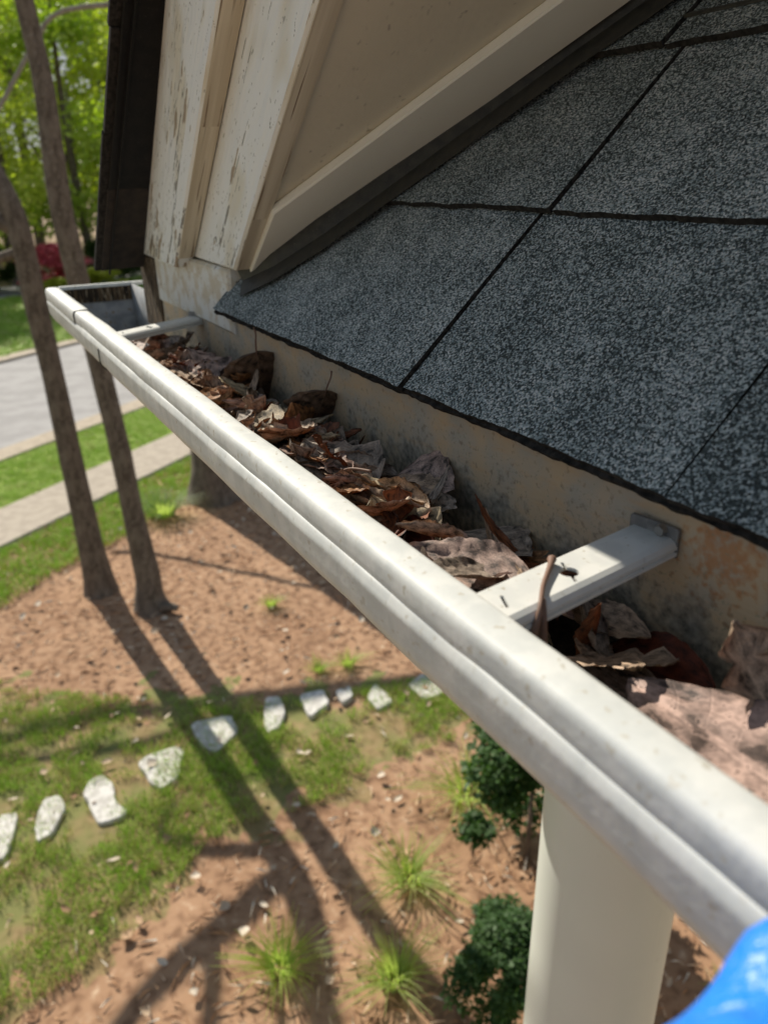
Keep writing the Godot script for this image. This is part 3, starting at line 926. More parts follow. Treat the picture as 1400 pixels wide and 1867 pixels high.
# ------------------------------------------------------------------ porch under it
func build_porch() -> void:
	var wall := thing("gable_wall", "tan gable wall rising behind the small shingle roof", "wall")
	obj("siding", slab(PackedVector2Array([Vector2(-0.52, 3.55), Vector2(2.5, 3.55), Vector2(2.5, 5.60), Vector2(-0.52, 3.61)]), Transform3D.IDENTITY, -0.60, -0.4805, 0.0), M.siding_paint, wall)
	var beam := thing("porch_beam", "white fascia board and beam carrying the gutter", "beam")
	obj("fascia", slab(PackedVector2Array([Vector2(-1.19, EYE - 0.30), Vector2(2.4, EYE - 0.30), Vector2(2.4, EYE - 0.153), Vector2(-0.80, EYE - 0.153), Vector2(-1.19, EYE - 0.153)]), Transform3D.IDENTITY, -0.296, -0.2695, 0.002), M.white_paint, beam)
	obj("fascia_return", box(W(-1.100, -0.1525, -0.290), W(-0.795, -0.0855, -0.2615), 0.003), M.stained_paint, beam)
	obj("rotted_end", box(W(-1.200, -0.20, -0.290), W(-1.102, -0.096, -0.2632), 0.004), M.rotten_wood, beam)
	obj("soffit", box(W(-1.25, -0.335, -3.2), W(2.4, -0.301, -0.30), 0.002), M.white_paint, beam)
	var col := thing("porch_column", "round white porch column below the gutter", "column", "", Vector3(-0.567, 0, -0.679))
	obj("base", lathe([[0.0, 0.30], [0.15, 0.30], [0.15, 0.36], [0.135, 0.375], [0.118, 0.40], [0.108, 0.43]], 48), M.column_paint, col)
	obj("shaft", lathe([[0.105, 0.42], [0.104, 1.2], [0.101, 2.2], [0.0985, 3.08]], 96), M.column_paint, col)
	obj("capital", lathe([[0.0985, 3.07], [0.108, 3.085], [0.108, 3.11], [0.125, 3.16], [0.14, 3.20], [0.14, 3.264], [0.0, 3.264]], 48), M.column_paint, col)
	var slabm := obj("porch_floor", box(Vector3(-0.85, 0.0, -3.4), Vector3(2.6, 0.30, -0.42), 0.01), M.concrete)
	tag(slabm, "", "", "", "structure")
	var house := thing("house_wall", "tan house wall at the back of the porch", "wall")
	obj("wall", box(Vector3(-0.8, 0.30, -3.45), Vector3(2.6, 3.26, -3.25), 0.004), M.siding_paint, house)

func lathe(p: Array, sides: int) -> ArrayMesh:
	var st := SurfaceTool.new()
	st.begin(Mesh.PRIMITIVE_TRIANGLES)
	st.set_smooth_group(0)
	for i in p.size() - 1:
		for k in sides:
			var a := TAU * k / sides
			var b := TAU * (k + 1) / sides
			var v := [Vector3(cos(a) * p[i][0], p[i][1], sin(a) * p[i][0]), Vector3(cos(b) * p[i][0], p[i][1], sin(b) * p[i][0]), Vector3(cos(b) * p[i + 1][0], p[i + 1][1], sin(b) * p[i + 1][0]), Vector3(cos(a) * p[i + 1][0], p[i + 1][1], sin(a) * p[i + 1][0])]
			for t in [0, 1, 2, 0, 2, 3]:
				st.add_vertex(v[t])
	st.generate_normals()
	return st.commit()

# ------------------------------------------------------------------ gutter
const FAR_END := -1.30
const NEAR_END := 1.6
func build_gutter() -> void:
	var gut := thing("rain_gutter", "white aluminium rain gutter packed with dead leaves", "gutter")
	var t := 0.0011
	# back wall
	obj("back_wall", sweep(PackedVector2Array([Vector2(-0.2665, -0.1205), Vector2(-0.2665, -0.1265), Vector2(-0.2665, -0.20), Vector2(-0.2655, -0.236)]), -1.19, NEAR_END, 60, false, 0.0008, 7), M.gutter_back, gut)
	obj("low_back_wall", sweep(PackedVector2Array([Vector2(-0.2662, -0.1500), Vector2(-0.2662, -0.236), Vector2(-0.2675, -0.236), Vector2(-0.2675, -0.1500)]), FAR_END, -1.1905, 4, true, 0.0, 7, true), M.shaded_enamel, gut)
	obj("back_flange", sweep(PackedVector2Array([Vector2(-0.2695, -0.1205), Vector2(-0.2660, -0.1205), Vector2(-0.2655, -0.1222), Vector2(-0.2660, -0.1240), Vector2(-0.2695, -0.1240)]), -1.105, NEAR_END, 60, true, 0.0005, 8, true), M.gutter_enamel, gut)
	# floor and moulded front, one sheet
	var f := PackedVector2Array([Vector2(-0.266, -0.238), Vector2(-0.202, -0.240), Vector2(-0.196, -0.2385), Vector2(-0.190, -0.233), Vector2(-0.184, -0.224), Vector2(-0.176, -0.2155), Vector2(-0.165, -0.208), Vector2(-0.153, -0.2005), Vector2(-0.1445, -0.1935), Vector2(-0.1422, -0.1890), Vector2(-0.1408, -0.1865), Vector2(-0.1402, -0.1845), Vector2(-0.1397, -0.1790), Vector2(-0.1391, -0.1715), Vector2(-0.1389, -0.1700), Vector2(-0.13895, -0.1687), Vector2(-0.1393, -0.1674), Vector2(-0.1399, -0.1660), Vector2(-0.1405, -0.1645), Vector2(-0.1413, -0.1636), Vector2(-0.1428, -0.1634)])
	var back := PackedVector2Array()
	for k in range(f.size() - 1, -1, -1): back.append(f[k] + Vector2(-t, 0.0006))
	var sheet := f.duplicate()
	sheet.append_array(back)
	obj("trough", sweep(sheet, FAR_END, NEAR_END, 90, true, 0.0009, 9, true), M.gutter_enamel, gut)
	var lip := PackedVector2Array()
	for p in [[-0.1420, -0.1652], [-0.1412, -0.1636], [-0.1412, -0.1600], [-0.1411, -0.1560], [-0.1415, -0.1530], [-0.1426, -0.1511], [-0.1445, -0.1502], [-0.1500, -0.1499], [-0.1560, -0.1501], [-0.1582, -0.1508], [-0.1595, -0.1524], [-0.1599, -0.1550], [-0.1597, -0.1610], [-0.1588, -0.1622], [-0.1578, -0.1612], [-0.1578, -0.1560], [-0.1568, -0.1524], [-0.1530, -0.1516], [-0.1460, -0.1517], [-0.1436, -0.1530], [-0.1430, -0.1652]]:
		lip.append(Vector2(p[0], p[1]))
	obj("front_lip", sweep(lip, -1.046, NEAR_END, 110, true, 0.0008, 10, true), M.gutter_enamel, gut)
	var big := PackedVector2Array()
	for p in lip: big.append(Vector2(-0.1505, -0.157) + (p - Vector2(-0.1505, -0.157)) * Vector2(1.14, 1.16))
	obj("lip_joiner", sweep(big, FAR_END - 0.005, -1.050, 14, true, 0.0006, 12, true), M.gutter_enamel, gut)
	obj("joint_seal", sweep(big, -1.0505, -1.0465, 1, true, 0.0, 12, true), M.black_seal, gut)
	# end cap with a folded rim
	var face := PackedVector2Array()
	face.append(Vector2(-0.2665, -0.150))
	for p in f: face.append(p)
	face.append(Vector2(-0.1440, -0.150))
	obj("end_cap", sweep(face, FAR_END, FAR_END + 0.0012, 1, true, 0.0, 1, true), M.shaded_enamel, gut)
	obj("end_cap_rim", box(W(FAR_END - 0.001, -0.1525, -0.2875), W(FAR_END + 0.006, -0.1475, -0.1590), 0.001), M.gutter_enamel, gut)
	obj("end_cap_stain", box(W(FAR_END + 0.0014, -0.1745, -0.2665), W(FAR_END + 0.0030, -0.1530, -0.1605), 0.0004), M.rotten_wood, gut)
	# seam on the moulded front
	obj("front_seam", sweep(PackedVector2Array([Vector2(-0.1378, -0.1690), Vector2(-0.1376, -0.183), Vector2(-0.1392, -0.1885), Vector2(-0.1440, -0.1940), Vector2(-0.1452, -0.1935), Vector2(-0.1398, -0.187), Vector2(-0.1386, -0.182), Vector2(-0.1386, -0.1690)]), -0.8925, -0.8895, 1, true, 0.0, 3, true), M.black_seal, gut)
	# hangers: folded channels from lip to back wall
	hanger(gut, Vector3(-0.2025, 0, -0.153), Vector3(-0.2190, 0, -0.2625), 0.0255)
	hanger(gut, Vector3(-0.868, 0, -0.153), Vector3(-0.931, 0, -0.2625), 0.0245)
	hanger(gut, Vector3(0.42, 0, -0.153), Vector3(0.42, 0, -0.2625), 0.0245)
	# black wet muck along the bottom
	var st := SurfaceTool.new()
	st.begin(Mesh.PRIMITIVE_TRIANGLES)
	st.set_smooth_group(0)
	var n := FastNoiseLite.new()
	n.seed = 4
	n.frequency = 1.0
	var pt := func(i: int, j: int) -> Vector3:
		var x := lerpf(-1.02, 0.6, i / 160.0)
		var z := lerpf(-0.2645, -0.1905, j / 12.0)
		var ends := smoothstep(-1.02, -0.93, x)
		return W(x, lerpf(-0.236, -0.222, ends) + 0.009 * n.get_noise_2d(x * 22.0, z * 22.0) + 0.004 * n.get_noise_2d(x * 90.0, z * 90.0), z)
	for i in 160:
		for j in 12:
			for e in [[0, 0], [0, 1], [1, 1], [0, 0], [1, 1], [1, 0]]:
				st.add_vertex(pt.call(i + e[0], j + e[1]))
	st.generate_normals()
	var mk := obj("leaf_muck", st.commit(), M.muck)
	tag(mk, "black rotted leaf muck under the leaves in the gutter", "muck", "", "stuff")

func hanger(gut: Node3D, a: Vector3, b: Vector3, wide: float) -> void:
	var h := Node3D.new()
	var n := 0
	for c in gut.get_children():
		if String(c.name).begins_with("hanger"): n += 1
	h.name = "hanger" if n == 0 else "hanger_%03d" % n
	gut.add_child(h, true)
	var dir := (b - a).normalized()
	var len := a.distance_to(b)
	var side := Vector3(dir.z, 0, -dir.x)            # towards +x
	if side.x < 0.0: side = -side
	h.transform = Transform3D(Basis(side, Vector3.UP, side.cross(Vector3.UP)), Vector3(a.x, EYE - 0.1518, a.z))
	var ch := CSGCombiner3D.new()
	ch.name = "channel"
	h.add_child(ch)
	var sgn := 1.0 if h.transform.basis.z.dot(dir) > 0.0 else -1.0
	var prof := PackedVector2Array()
	var hw := wide * 0.5
	for p in [[-hw, -0.0092], [-hw, -0.003], [-hw + 0.0008, -0.0012], [-hw + 0.0026, 0.0], [hw - 0.0034, 0.0], [hw - 0.0012, -0.0012], [hw, -0.0034], [hw, -0.0048], [hw - 0.0009, -0.0053], [hw - 0.0009, -0.0059], [hw + 0.0002, -0.0063], [hw + 0.0002, -0.0078], [hw - 0.0012, -0.0078], [hw - 0.0014, -0.0036], [hw - 0.0030, -0.0013], [-hw + 0.0030, -0.0013], [-hw + 0.0013, -0.003], [-hw + 0.0013, -0.0092]]:
		prof.append(Vector2(p[0], p[1]))
	var ex := CSGPolygon3D.new()
	ex.polygon = prof
	ex.depth = len
	ex.name = "fold"
	if sgn > 0.0: ex.position.z = len
	ch.add_child(ex)
	for q in [[0.050, 0.0042, 0.0], [0.012, 0.0, 1.0]]:
		if q[1] > 0.0:
			var hole := CSGCylinder3D.new()
			hole.radius = q[1]
			hole.height = 0.02
			hole.sides = 16
			hole.operation = CSGShape3D.OPERATION_SUBTRACTION
			hole.position = Vector3(0.001, 0, sgn * q[0])
			hole.name = "hole"
			ch.add_child(hole)
		var slot := CSGBox3D.new()
		slot.size = Vector3(0.0015, 0.02, 0.017 if q[1] > 0.0 else 0.009)
		slot.operation = CSGShape3D.OPERATION_SUBTRACTION
		slot.position = Vector3(0.001, 0, sgn * q[0])
		slot.rotation.y = 1.05
		slot.name = "slot"
		ch.add_child(slot)
	ch.material_override = M.hanger_enamel
	# back tab turned up against the fascia, with its screw
	var y := Transform3D(Basis.IDENTITY, Vector3(0, 0, sgn * (len + 0.0005)))
	obj("back_tab", slab(PackedVector2Array([Vector2(-hw, -0.009), Vector2(hw, -0.009), Vector2(hw, 0.0042), Vector2(hw - 0.001, 0.0052), Vector2(-hw + 0.001, 0.0052), Vector2(-hw, 0.0042)]), y, -0.0012, 0.0012, 0.0004), M.shaded_tab, h)
	var head := CylinderMesh.new()
	head.top_radius = 0.0024
	head.bottom_radius = 0.0032
	head.height = 0.0030
	head.radial_segments = 6
	var s := obj("screw", head, M.screw_steel, h)
	s.position = Vector3(hw * 0.35, 0.0026, sgn * (len - 0.002))
	s.rotation.x = -sgn * PI / 2.0

# ------------------------------------------------------------------ dead leaves
func leaf_mesh(kind: int, sd: int, curl: float, bend: float, wrinkle: float) -> ArrayMesh:
	# one metre long unit leaf, stalk end at the origin, along +x; scaled when placed
	var r := RandomNumberGenerator.new()
	r.seed = sd
	var n := FastNoiseLite.new()
	n.seed = sd
	n.frequency = 1.0
	var nu := 40
	var nv := 12
	var v := PackedVector3Array()
	var uv := PackedVector2Array()
	var ix := PackedInt32Array()
	var ph := r.randf() * 0.6
	for i in nu + 1:
		var s := float(i) / nu
		var wd := 0.0
		match kind:
			0: wd = 0.27 * pow(sin(PI * pow(s, 0.85)), 0.75)                     # plain oval
			1:                                                                  # lobed oak
				var env := 0.34 * pow(sin(PI * pow(s, 1.25)), 0.7)
				var lobe := absf(fposmod(s * 3.6 + ph, 1.0) - 0.5) * 2.0
				wd = env * (0.34 + 0.66 * pow(1.0 - lobe, 0.65)) + 0.012 * (1.0 - s)
			2:                                                                  # broad toothed, three points
				var tooth := absf(fposmod(s * 7.0, 1.0) - 0.5) * 0.10
				wd = (0.46 * pow(sin(PI * pow(s, 0.62)), 0.9) + 0.10 * exp(-pow((s - 0.42) / 0.10, 2.0))) * (0.92 + tooth)
			3: wd = 0.085 * pow(sin(PI * pow(s, 0.9)), 0.8)                      # willow-narrow
		var cx := s
		for j in nv + 1:
			var t := float(j) / nv * 2.0 - 1.0
			var ww := wd * (1.0 + 0.10 * n.get_noise_2d(s * 9.0, t * 2.0 + 40.0) * absf(t))
			var sweepback := 0.0
			if kind == 1: sweepback = 0.16 * absf(t) * wd * 2.0
			if kind == 2: sweepback = 0.12 * t * t * wd
			var ang := curl * t
			var zz := sin(ang) * ww / maxf(0.05, absf(curl)) if absf(curl) > 0.05 else t * ww
			var yy := (1.0 - cos(ang)) * ww / maxf(0.05, absf(curl)) if absf(curl) > 0.05 else 0.0
			if absf(t) < 0.01: yy -= 0.006
			yy += wrinkle * (n.get_noise_2d(s * 4.0, t * 2.4) * 0.9 + 0.45 * n.get_noise_2d(s * 11.0, t * 6.0)) * (0.3 + absf(t))
			yy += 0.0045 * sin(s * 9.0 * TAU - absf(t) * 7.0) * absf(t) * (1.0 - absf(t)) * 2.0
			var bx := cx + sweepback
			var a2 := bend * bx
			var p := Vector3(bx, yy, zz)
			if absf(bend) > 0.05:
				p = Vector3(sin(a2) / bend - sin(a2) * yy, (1.0 - cos(a2)) / bend + cos(a2) * yy, zz)
			v.append(p)
			uv.append(Vector2(s, t * 0.5 + 0.5))
	for i in nu:
		for j in nv:
			var q := i * (nv + 1) + j
			ix.append_array([q, q + 1, q + nv + 2, q, q + nv + 2, q + nv + 1])
	var st := SurfaceTool.new()
	st.begin(Mesh.PRIMITIVE_TRIANGLES)
	st.set_smooth_group(0)
	for k in v.size():
		st.set_uv(uv[k])
		st.add_vertex(v[k])
	for k in ix: st.add_index(k)
	st.generate_normals()
	# a sheet with a body: the underside lies a hair below
	return st.commit()

var leaf_shapes := []
func leaf_box(m: Mesh, t: Transform3D) -> AABB:
	return t * m.get_aabb()

func put_leaf(shape: int, material: String, pos: Vector3, eul: Vector3, size: float, label: String, group: String, stalk := false) -> MeshInstance3D:
	var o := obj("dead_leaf", leaf_shapes[shape], M[material])
	o.transform = Transform3D(Basis.from_euler(eul, EULER_ORDER_YXZ).scaled(Vector3.ONE * size), W(pos.x, pos.y, pos.z))
	tag(o, label, "leaf", group)
	if stalk:
		var s := obj("stalk", tube(refine([[0.06, -0.004, 0.0, 0.010], [-0.10, 0.01, 0.01, 0.013], [-0.20, 0.04, 0.03, 0.011], [-0.28, 0.09, 0.03, 0.015]], 4), 6), M.leaf_stalk, o)
		s.position = Vector3.ZERO
	return o

func build_leaves() -> void:
	var sd := 500
	for a in [[0, 0.7, 0.3, 0.03], [0, 1.4, -0.5, 0.035], [0, 0.4, 0.2, 0.03], [1, 0.7, 0.7, 0.04], [1, 1.3, -0.6, 0.04], [1, 0.3, 0.3, 0.035], [2, 0.7, 0.5, 0.045], [2, 1.4, -0.4, 0.05], [2, 0.35, 0.2, 0.04], [3, 0.8, 0.9, 0.02], [0, 2.0, 0.4, 0.04], [2, -0.9, 0.9, 0.045], [1, -1.0, 1.2, 0.04], [0, -0.25, -0.12, 0.022]]:
		sd += 1
		leaf_shapes.append(leaf_mesh(a[0], sd, a[1], a[2], a[3]))
	var G := "dead leaves in the gutter"
	# the ones that stand out; euler = (pitch, yaw, roll)
	put_leaf(13, "leaf_pink", Vector3(-0.058, -0.182, -0.200), Vector3(-0.06, PI - 0.06, 0.02), 0.118, "large flat pinkish brown leaf, sunlit and pocked with holes, nearest the glove", G)
	put_leaf(12, "leaf_tan", Vector3(-0.116, -0.190, -0.231), Vector3(-0.30, 2.85, 0.30), 0.054, "curled pale tan lobed leaf with pointed tips standing behind the large pink leaf", G)
	put_leaf(1, "leaf_straw", Vector3(-0.090, -0.174, -0.230), Vector3(0.3, 2.85, 0.2), 0.055, "rolled golden leaf edge lying across the large pink leaf", G)
	put_leaf(2, "leaf_maroon", Vector3(-0.222, -0.212, -0.243), Vector3(0.6, 0.15, 0.25), 0.066, "dark maroon leaf in shade beside the near hanger", G)
	put_leaf(0, "leaf_orange", Vector3(-0.277, -0.196, -0.226), Vector3(-0.2, -0.25, 0.25), 0.064, "orange tan leaf arched under the near hanger", G)
	put_leaf(10, "leaf_rust", Vector3(-0.225, -0.215, -0.232), Vector3(0.2, 0.4, 1.15), 0.040, "small rust leaf standing on end right of the near hanger", G)
	put_leaf(8, "leaf_tan", Vector3(-0.425, -0.190, -0.213), Vector3(0.15, -0.10, -0.03), 0.088, "broad tan leaf half in sun along the lip", G)
	put_leaf(6, "leaf_straw", Vector3(-0.470, -0.213, -0.199), Vector3(0.9, 0.55, 0.95), 0.050, "pale tan leaf point standing against the lip", G)
	put_leaf(8, "leaf_grey", Vector3(-0.335, -0.192, -0.232), Vector3(-0.12, 0.10, 0.06), 0.062, "grey brown leaf with fine veins behind the near hanger", G)
	put_leaf(10, "leaf_orange", Vector3(-0.302, -0.206, -0.205), Vector3(0.4, 0.5, 0.8), 0.034, "small curled orange brown leaf glowing beside the near hanger", G)
	put_leaf(1, "leaf_maroon", Vector3(-0.350, -0.186, -0.203), Vector3(0.5, -0.1, 0.1), 0.050, "dark red curled leaf next to the grey veined leaf", G)
	put_leaf(7, "leaf_maroon", Vector3(-0.545, -0.190, -0.200), Vector3(0.5, -0.05, 0.05), 0.070, "long dark red leaf leaning on the lip by the pale leaf point", G)
	put_leaf(11, "leaf_orange", Vector3(-0.575, -0.206, -0.232), Vector3(0.3, 0.1, 0.55), 0.058, "orange brown leaf standing up in the middle of the gutter", G)
	put_leaf(6, "leaf_umber", Vector3(-0.553, -0.158, -0.2545), Vector3(0.2, 3.0, -1.15), 0.056, "brown leaf standing on its tip with stalk upwards against the back wall", G, true)
	put_leaf(6, "leaf_umber", Vector3(-0.690, -0.150, -0.2475), Vector3(-0.1, 2.9, -1.25), 0.078, "tall dark brown leaf upright with a thin stalk at the back wall", G, true)
	put_leaf(8, "leaf_mauve", Vector3(-0.420, -0.186, -0.243), Vector3(0.5, 0.25, 0.05), 0.056, "mauve grey leaf in shade leaning on the back wall", G)
	put_leaf(2, "leaf_rust", Vector3(-0.845, -0.196, -0.215), Vector3(0.5, 0.4, 0.9), 0.045, "small bright rust leaf tip upright near the far hanger", G)
	put_leaf(8, "leaf_mauve", Vector3(-0.770, -0.190, -0.203), Vector3(0.3, 0.2, 0.1), 0.060, "pinkish crumpled leaf in sun along the far part of the lip", G)
	put_leaf(3, "leaf_olive", Vector3(-0.115, -0.200, -0.256), Vector3(0.2, 2.9, 0.35), 0.055, "olive lobed leaf in shade behind the large pink leaf", G)
	# the packed rest
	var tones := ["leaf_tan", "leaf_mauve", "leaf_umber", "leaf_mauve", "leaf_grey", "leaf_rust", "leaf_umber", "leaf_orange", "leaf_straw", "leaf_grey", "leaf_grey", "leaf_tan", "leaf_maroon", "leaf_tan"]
	var word := {"leaf_tan": "tan", "leaf_mauve": "pinkish brown", "leaf_umber": "dark brown", "leaf_grey": "grey brown", "leaf_rust": "rust red", "leaf_orange": "orange brown", "leaf_straw": "straw coloured", "leaf_maroon": "maroon", "leaf_olive": "olive"}
	var forms := ["flat oval", "curled oval", "flat oval", "lobed", "curled lobed", "lobed", "broad pointed", "curled broad", "broad pointed", "narrow", "rolled oval", "cupped broad", "cupped lobed", "flat oval"]
	var made := 0
	var tries := 0
	while made < 340 and tries < 26000:
		tries += 1
		var x := rng.randf_range(-0.99, 0.12)
		if made > 312: x = rng.randf_range(0.1, 0.6)
		var shape := rng.randi() % leaf_shapes.size()
		var size := rng.randf_range(0.034, 0.080)
		var z := rng.randf_range(-0.258, -0.172)
		var layer := pow(rng.randf(), 0.7)
		var y := lerpf(-0.216, -0.176 - 0.014 * clampf((-0.18 - z) / 0.08, 0.0, 1.0), layer)
		if x > -0.2 and x < -0.07: y -= 0.014
		var steep := 0.9 if rng.randf() < 0.14 else 0.32
		var eul := Vector3(rng.randf_range(-steep, steep), rng.randf() * TAU, rng.randf_range(-steep, steep))
		var t := Transform3D(Basis.from_euler(eul, EULER_ORDER_YXZ).scaled(Vector3.ONE * size), Vector3(x, y, z))
		# put it down by its middle
		t.origin -= t.basis * Vector3(0.5, 0, 0)
		var bb := leaf_box(leaf_shapes[shape], t)
		if bb.position.z < -0.265 or bb.end.z > -0.1615 or bb.position.y < -0.236 or bb.end.y > (-0.156 if x < -0.24 else -0.182) or (bb.end.z > -0.180 and bb.position.y < -0.205): continue
		if x > -0.19 and x < -0.07 and bb.end.y > -0.197: continue
		made += 1
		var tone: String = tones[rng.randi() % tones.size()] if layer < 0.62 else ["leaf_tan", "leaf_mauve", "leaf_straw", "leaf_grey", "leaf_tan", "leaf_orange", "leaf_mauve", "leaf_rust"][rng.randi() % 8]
		var part_of := "beyond the far hanger" if x < -0.9 else "just before the far hanger" if x < -0.7 else "halfway along the gutter" if x < -0.45 else "packed behind the near hanger" if x < -0.23 else "below the near hanger" if x < -0.15 else "nearest the glove"
		var o := put_leaf(shape, tone, t.origin, eul, size, "%s %s dead leaf %s, %s" % [word[tone], forms[shape], part_of, "by the lip" if z > -0.205 else "in mid gutter" if z > -0.235 else "at the back wall"], G, false)
		o.transform = Transform3D(t.basis, W(t.origin.x, t.origin.y, t.origin.z))
	# bare forked stalk caught in the near hanger's hole
	var tw := thing("forked_stalk", "bare forked brown leaf stalk hanging over the near hanger", "stalk")
	obj("stem", tube(refine([pt4(-0.2185, -0.1498, -0.2015, 0.0021), pt4(-0.2140, -0.1496, -0.1968, 0.0013), pt4(-0.2035, -0.1500, -0.1843, 0.0010), pt4(-0.1955, -0.1500, -0.1765, 0.0010), pt4(-0.1915, -0.1535, -0.1725, 0.0012), pt4(-0.1908, -0.164, -0.1690, 0.0020)], 5), 8), M.leaf_stalk, tw)
	obj("stem", tube(refine([pt4(-0.1955, -0.1502, -0.1775, 0.0009), pt4(-0.1915, -0.156, -0.1750, 0.0012), pt4(-0.1915, -0.168, -0.1755, 0.0019)], 5), 8), M.leaf_stalk, tw)
	var tw2 := thing("bent_stalk", "thin pale curved leaf stalk over the broad tan leaf", "stalk")
	obj("stem", tube(refine([pt4(-0.437, -0.186, -0.203, 0.0010), pt4(-0.425, -0.176, -0.209, 0.0008), pt4(-0.408, -0.174, -0.217, 0.0010)], 6), 7), M.leaf_stalk, tw2)

func pt4(x: float, y: float, z: float, r: float) -> Array:
	return [x, y + EYE, z, r]

# ------------------------------------------------------------------ trees
const K := 1.2
func build_trees() -> void:
	var a := thing("slender_tree", "slender grey-brown trunk closest to the picture's edge, leaning away from the house", "tree", "pair of slender trees in the mulch bed")
	obj("trunk", tube(refine([[-6.98, -0.1, -0.75, 0.20], [-6.985, 0.12, -0.748, 0.140], [-6.99, 0.83, -0.72, 0.106], [-6.99, 1.98, -0.69, 0.091], [-6.99, 2.66, -0.66, 0.089], [-7.0, 3.3, -0.64, 0.088], [-7.1, 3.75, -0.52, 0.082], [-7.3, 4.33, -0.32, 0.076], [-7.5, 5.6, -0.2, 0.062], [-7.6, 7.6, -0.1, 0.035], [-7.6, 9.5, 0.1, 0.012]], 7), 18, 0.10, 71), M.bark, a)
	for b in [[[-7.0, 3.25, -0.64, 0.066], [-7.12, 3.5, -0.2, 0.058], [-7.25, 3.78, 0.35, 0.050], [-7.4, 4.4, 1.0, 0.036], [-7.5, 5.4, 1.5, 0.014]], [[-7.14, 3.55, -0.1, 0.045], [-7.2, 3.95, 0.1, 0.04], [-7.3, 4.6, 0.45, 0.026]], [[-7.15, 3.85, -0.45, 0.05], [-7.1, 4.3, -0.30, 0.042], [-7.0, 5.0, 0.1, 0.026]], [[-7.0, 3.1, -0.65, 0.045], [-7.05, 3.0, -0.32, 0.036], [-7.1, 2.86, -0.12, 0.028], [-7.15, 2.72, -0.33, 0.018]]]:
		obj("branch", tube(refine(b, 4), 8, 0.1, 73), M.bark, a)
	var tr := RandomNumberGenerator.new()
	tr.seed = 31
	for k in 14:
		var y0 := tr.randf_range(3.6, 7.5)
		var q := Vector3(-7.15 - 0.1 * (y0 - 3.6), y0, -0.5 + 0.1 * (y0 - 3.6) + tr.randf_range(-0.1, 0.5))
		var dv := Vector3(tr.randf_range(-0.3, 0.3), tr.randf_range(0.3, 0.9), tr.randf_range(-0.9, 1.0)).normalized()
		var l := tr.randf_range(0.6, 1.5)
		obj("twig", tube([[q.x, q.y, q.z, 0.022], [q.x + dv.x * l * 0.5, q.y + dv.y * l * 0.5 - 0.05, q.z + dv.z * l * 0.5, 0.016], [q.x + dv.x * l, q.y + dv.y * l, q.z + dv.z * l, 0.004]], 5), M.bark, a)
	var b2 := thing("slender_tree", "slender straight trunk nearer the gutter, of the pair with paired shadows", "tree", "pair of slender trees in the mulch bed")
	obj("trunk", tube(refine([[-6.42, -0.1, -1.10, 0.20], [-6.42, 0.1, -1.09, 0.136], [-6.42, 0.35, -1.10, 0.112], [-6.43, 0.96, -1.06, 0.090], [-6.43, 1.53, -1.04, 0.085], [-6.44, 2.22, -0.99, 0.082], [-6.45, 2.9, -0.94, 0.081], [-6.45, 3.45, -0.91, 0.080], [-6.45, 4.23, -0.93, 0.070], [-6.45, 4.71, -0.90, 0.065], [-6.4, 6.5, -0.8, 0.05], [-6.3, 8.5, -0.7, 0.02]], 6), 18, 0.10, 81), M.bark, b2)
	obj("burl", tube(refine([[-6.30, 0.02, -1.16, 0.05], [-6.24, 0.05, -1.22, 0.045], [-6.20, 0.03, -1.28, 0.03]], 3), 8, 0.3, 4), M.bark, b2)
	for b in [[[-6.45, 4.9, -0.9, 0.04], [-6.5, 5.6, -1.4, 0.03], [-6.6, 6.6, -1.9, 0.012]], [[-6.42, 5.6, -0.85, 0.035], [-6.3, 6.4, -0.3, 0.025], [-6.2, 7.4, 0.1, 0.01]]]:
		obj("branch", tube(refine(b, 4), 8, 0.1, 83), M.bark, b2)
	var d := thing("thick_tree", "thick tree trunk standing behind the gutter at the bed's edge", "tree")
	obj("trunk", tube(refine([[-8.69, -0.1, -2.44, 0.40], [-8.69, 0.1, -2.44, 0.31], [-8.68, 0.6, -2.46, 0.25], [-8.68, 2.0, -2.5, 0.225], [-8.66, 4.5, -2.55, 0.20], [-8.6, 7.0, -2.6, 0.16], [-8.6, 10.0, -2.7, 0.08]], 6), 22, 0.10, 91), M.bark, d)
	# limbs of a taller tree hidden by the house, whose shadows cross the bed
	var e := thing("tall_tree", "tall tree with long pale limbs reaching across the street side", "tree")
	obj("trunk", tube(refine([[-12.0, -0.1, -5.4, 0.42], [-12.0, 0.3, -5.4, 0.30], [-12.0, 4.0, -5.3, 0.24], [-12.0, 7.0, -5.2, 0.20], [-12.1, 11.0, -5.0, 0.08]], 5), 18, 0.1, 95), M.bark, e)
	var sh := [[[-4.2, -2.74], [-4.49, -1.97], [-4.74, -1.27], [-4.84, -0.92], [-5.01, -0.55], [-5.06, -0.14], [-5.14, 0.29], [-5.3, 1.1]], [[-4.2, -2.74], [-4.4, -1.9], [-4.57, -0.84], [-4.65, -0.36], [-4.89, 0.31], [-5.0, 1.2]]]
	for li in sh.size():
		var pts := [[-12.0, 6.2, -5.2, 0.11], [-11.95, 6.45, -3.6, 0.09]]
		for q in sh[li].size():
			var g: Array = sh[li][q]
			var xb: float = -11.9 + 0.1 * q + 0.5 * li
			pts.append([xb, (g[0] - xb) / K, g[1] + 0.100 * (g[0] - xb), lerpf(0.085, 0.036, q / 7.0) * (1.0 - 0.4 * li)])
		if li == 1: pts = pts.slice(2)
		obj("limb", tube(refine(pts, 4), 8, 0.1, 97 + li), M.pale_bark, e)
	var l3 := [[-12.05, 6.6, -5.1, 0.06], [-12.3, 5.9, -3.6, 0.05]]
